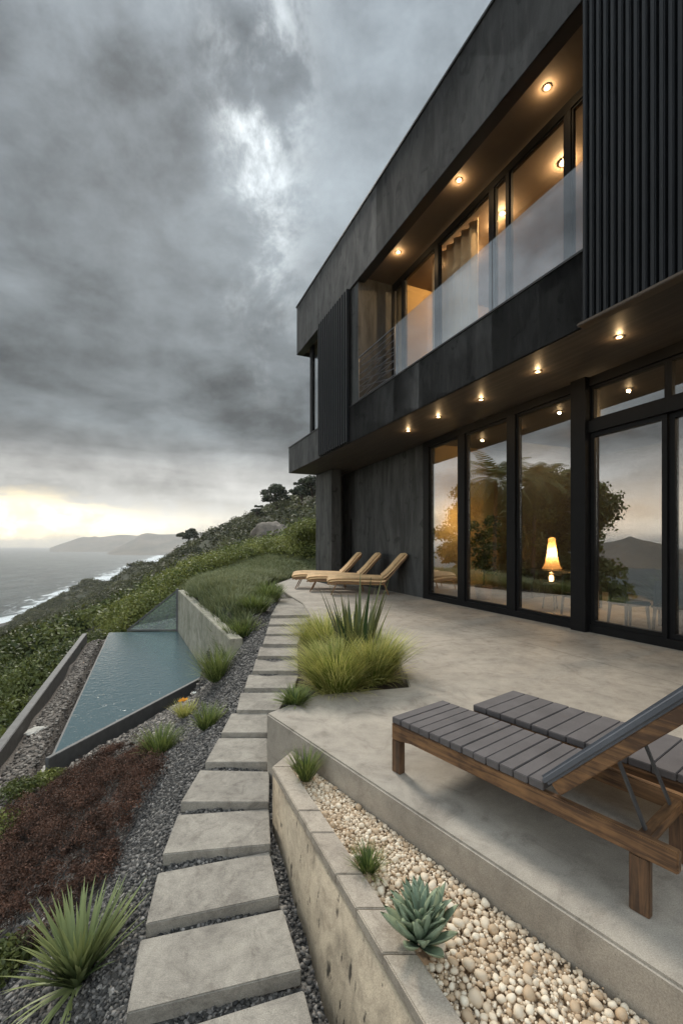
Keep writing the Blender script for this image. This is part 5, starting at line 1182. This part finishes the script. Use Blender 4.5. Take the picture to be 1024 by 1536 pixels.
# ------------------------------------------------------------------ wooden sun loungers
LA = math.atan2(-0.795, 0.607)         # long axis, foot to head
def wood_lounger(loc, label, back_angle=46, seat=1.04, total=1.57, width=0.52, flat_len=None):
    """local x: foot to head, y: across (0 at the near rail), z up"""
    e = empty("sun_lounger", loc, LA, label, "sun lounger", "wooden sun loungers on the terrace")
    rt, rh, w = 0.32, 0.085, 0.04
    for y in (0.0, width - w):
        m = MB(); n0 = 0
        m.prism([(0.0, 0.235), (0.07, 0.235), (0.14, rt - rh + 0.015), (0.22, rt - rh), (total, rt - rh), (total, rt), (0.0, rt)], 0, 0)
        m = MB(lambda a, b, c, y=y: (a, y + c, b)); m.prism([(0.0, 0.215), (0.075, 0.215), (0.10, rt - rh - 0.012), (0.17, rt - rh), (total, rt - rh), (total, rt), (0.0, rt)], 0, w)
        m.build("side_rail", "rail_wood", e, 0.005)
        MB().box(0.0, 0.075, y + 0.001, y + 0.051 if y == 0 else y + w - 0.001, 0.0, 0.2145).build("leg", "leg_wood", e, 0.004)
        xl = 1.40; MB().box(xl, xl + 0.075, y + 0.003, y + w - 0.003, 0.0, rt - rh - 0.0005).build("leg", "leg_wood", e, 0.004)
    for x in (0.10, 0.62, total - 0.16): MB().box(x, x + 0.045, w + 0.0005, width - w - 0.0005, rt - 0.075, rt - 0.02).build("cross_bar", "cross_wood", e, 0.004)
    ns = 13; st = seat / ns; m = MB()
    for i in range(ns):
        x = i * st; z1 = rt + 0.045 + (0.012 if i == 0 else 0)
        dz_ = random.uniform(-0.002, 0.002); dy_ = random.uniform(-0.003, 0.003); m.box(x + 0.002, x + st - 0.002 - random.uniform(0, 0.0015), 0.004 + dy_, width - 0.004 + dy_, rt + 0.002, rt + 0.041 + dz_)
    m.build("seat", "slat_charcoal", e, 0.0035, 2)
    # raised back: padded board on a wooden frame
    ca, sa = math.cos(R(back_angle)), math.sin(R(back_angle)); hx0, hz0 = seat + 0.01, rt + 0.035; L = 0.86
    def bk(a, b, c): return (hx0 + ca * a - sa * c, b, hz0 + sa * a + ca * c)
    bd = MB(bk); nb = 10; sb = L / nb
    for i in range(nb): bd.box(i * sb + 0.003, (i + 1) * sb - 0.003, 0.03, width - 0.004, 0.001, 0.03)
    bk_o = bd.build("backrest", "slat_charcoal", e, 0.007, 2)
    MB(bk).box(0.0, L, -0.012, 0.029, -0.004, 0.042).build("piping", "bolster_grey", bk_o, 0.014, 3)
    f = MB(bk)
    for y in (0.002, width - 0.045): f.box(0.03, L - 0.02, y, y + 0.043, -0.062, -0.005)
    f.build("back_frame", "rail_wood", bk_o, 0.004)
    f = MB(bk)
    for a in (0.30, L - 0.06): f.box(a, a + 0.05, 0.046, width - 0.046, -0.058, -0.008)
    f.build("back_cross_bar", "cross_wood", bk_o, 0.004)
    for y in (0.10, width - 0.12):
        p0 = bk(0.34, y, -0.05); MB().bar(p0, (total - 0.14, y, rt - 0.02), 0.022, 0.012).build("strut", "strut_steel", e, 0.003)
    return e
wood_lounger((0.333, 2.93, 0.0), "wooden sun lounger with charcoal slats nearest the terrace edge, back raised")
wood_lounger((0.935, 3.145, 0.0), "charcoal slatted sun lounger mostly hidden behind the front one", 46, 1.42, 1.95)

# ------------------------------------------------------------------ tan cushioned loungers at the far end
def sheet(prof, y0, y1, th, ny=8, sag=0.01):
    """cushion following a side profile [(x,z)...], thickness th, rounded at sides"""
    pr = np.array(prof); n = len(pr); tg = np.gradient(pr, axis=0); tg /= np.linalg.norm(tg, axis=1)[:, None]; nm = np.stack([-tg[:, 1], tg[:, 0]], -1)
    ys = np.linspace(y0, y1, ny + 1); V = []
    for sgn in (1, -1):
        for i in range(n):
            ed = min(1.0, 0.35 + 2.2 * min(i, n - 1 - i) / (n - 1) * 3)
            for y in ys:
                k = (y - y0) / (y1 - y0); k = 1 - abs(2 * k - 1) ** 4 * 0.75
                q = pr[i] + nm[i] * sgn * th / 2 * k * ed; V.append((q[0], y, q[1]))
    m = n * (ny + 1); idx_ = np.arange(2 * m).reshape(2, n, ny + 1); Fq = []
    t_, b_ = idx_
    Fq.append(np.stack([t_[:-1, :-1], t_[1:, :-1], t_[1:, 1:], t_[:-1, 1:]], -1).reshape(-1, 4)); Fq.append(np.stack([b_[:-1, :-1], b_[:-1, 1:], b_[1:, 1:], b_[1:, :-1]], -1).reshape(-1, 4))
    for (r0, r1) in ((t_[0], b_[0]), (t_[-1], b_[-1]), (t_[:, 0], b_[:, 0]), (t_[:, -1], b_[:, -1])): Fq.append(np.stack([r0[:-1], r0[1:], r1[1:], r1[:-1]], -1))
    return np.array(V), np.concatenate(Fq)
def tan_lounger(loc, rz, label):
    e = empty("cushioned_lounger", loc, rz, label, "sun lounger", "tan cushioned loungers at the far end of the terrace")
    W_ = 0.70
    seat_p = [(0.0, 0.40), (0.12, 0.44), (0.35, 0.46), (0.8, 0.455), (1.3, 0.44), (1.62, 0.43), (1.80, 0.44)]; back_p = [(1.66, 0.50), (1.78, 0.58), (1.98, 0.78), (2.22, 1.06), (2.40, 1.24)]
    for nm_, pr, th in (("seat_cushion", seat_p, 0.31), ("back_cushion", back_p, 0.24)):
        xs = np.array(pr); tt = np.linspace(0, 1, 22); s_ = np.linspace(0, 1, len(pr)); P = np.stack([np.interp(tt, s_, xs[:, 0]), np.interp(tt, s_, xs[:, 1])], -1)
        V, Fq = sheet(P, 0.02, W_ - 0.02, th); o = np_mesh(nm_, V, Fq, "cushion_tan", e, smooth=True)
    f = MB()
    for y in (0.0, W_):
        f.tube([(0.02, y, 0.33), (0.3, y, 0.37), (1.0, y, 0.37), (1.72, y, 0.36), (1.95, y, 0.62), (2.42, y, 1.20)], 0.018)
    for x, z in ((0.02, 0.33), (1.0, 0.36), (2.42, 1.20)): f.tube([(x, 0, z), (x, W_, z)], 0.016)
    f.build("frame", "lounger_frame_tan", e, smooth=True)
    for y in (0.0, W_):
        MB().tube([(0.30, y, 0.36), (0.12, y, 0.0)], [0.02, 0.016]).build("leg", "lounger_frame_tan", e); MB().tube([(1.72, y, 0.36), (1.86, y, 0.0)], [0.02, 0.016]).build("leg", "lounger_frame_tan", e)
    return e
tan_lounger((-0.44, 13.25, 0.0), R(-2), "tan cushioned lounger in front, closest to the glass wall")
tan_lounger((-1.14, 14.25, 0.0), R(-2), "middle tan lounger of the row of three")
tan_lounger((-1.72, 15.25, 0.0), R(-2), "furthest tan lounger of the row, by the dark wall")

# ------------------------------------------------------------------ sea air
m = bpy.data.materials.new("haze_air"); m.use_nodes = True; t = NT(m.node_tree); t.n.clear(); out = t.new('ShaderNodeOutputMaterial')
pv = t.new('ShaderNodeVolumePrincipled'); pv.inputs['Color'].default_value = (0.90, 0.91, 0.92, 1); pv.inputs['Density'].default_value = 0.00016; pv.inputs['Anisotropy'].default_value = 0.55
t.l.new(pv.outputs[0], out.inputs['Volume']); MATS["haze_air"] = m
o = MB().box(-S - 50, S + 50, -S - 50, S + 50, SEA_Z - 75, 135).build("haze", "haze_air"); tag(o, "pale sea haze veiling the distant headlands", "haze", kind='stuff')
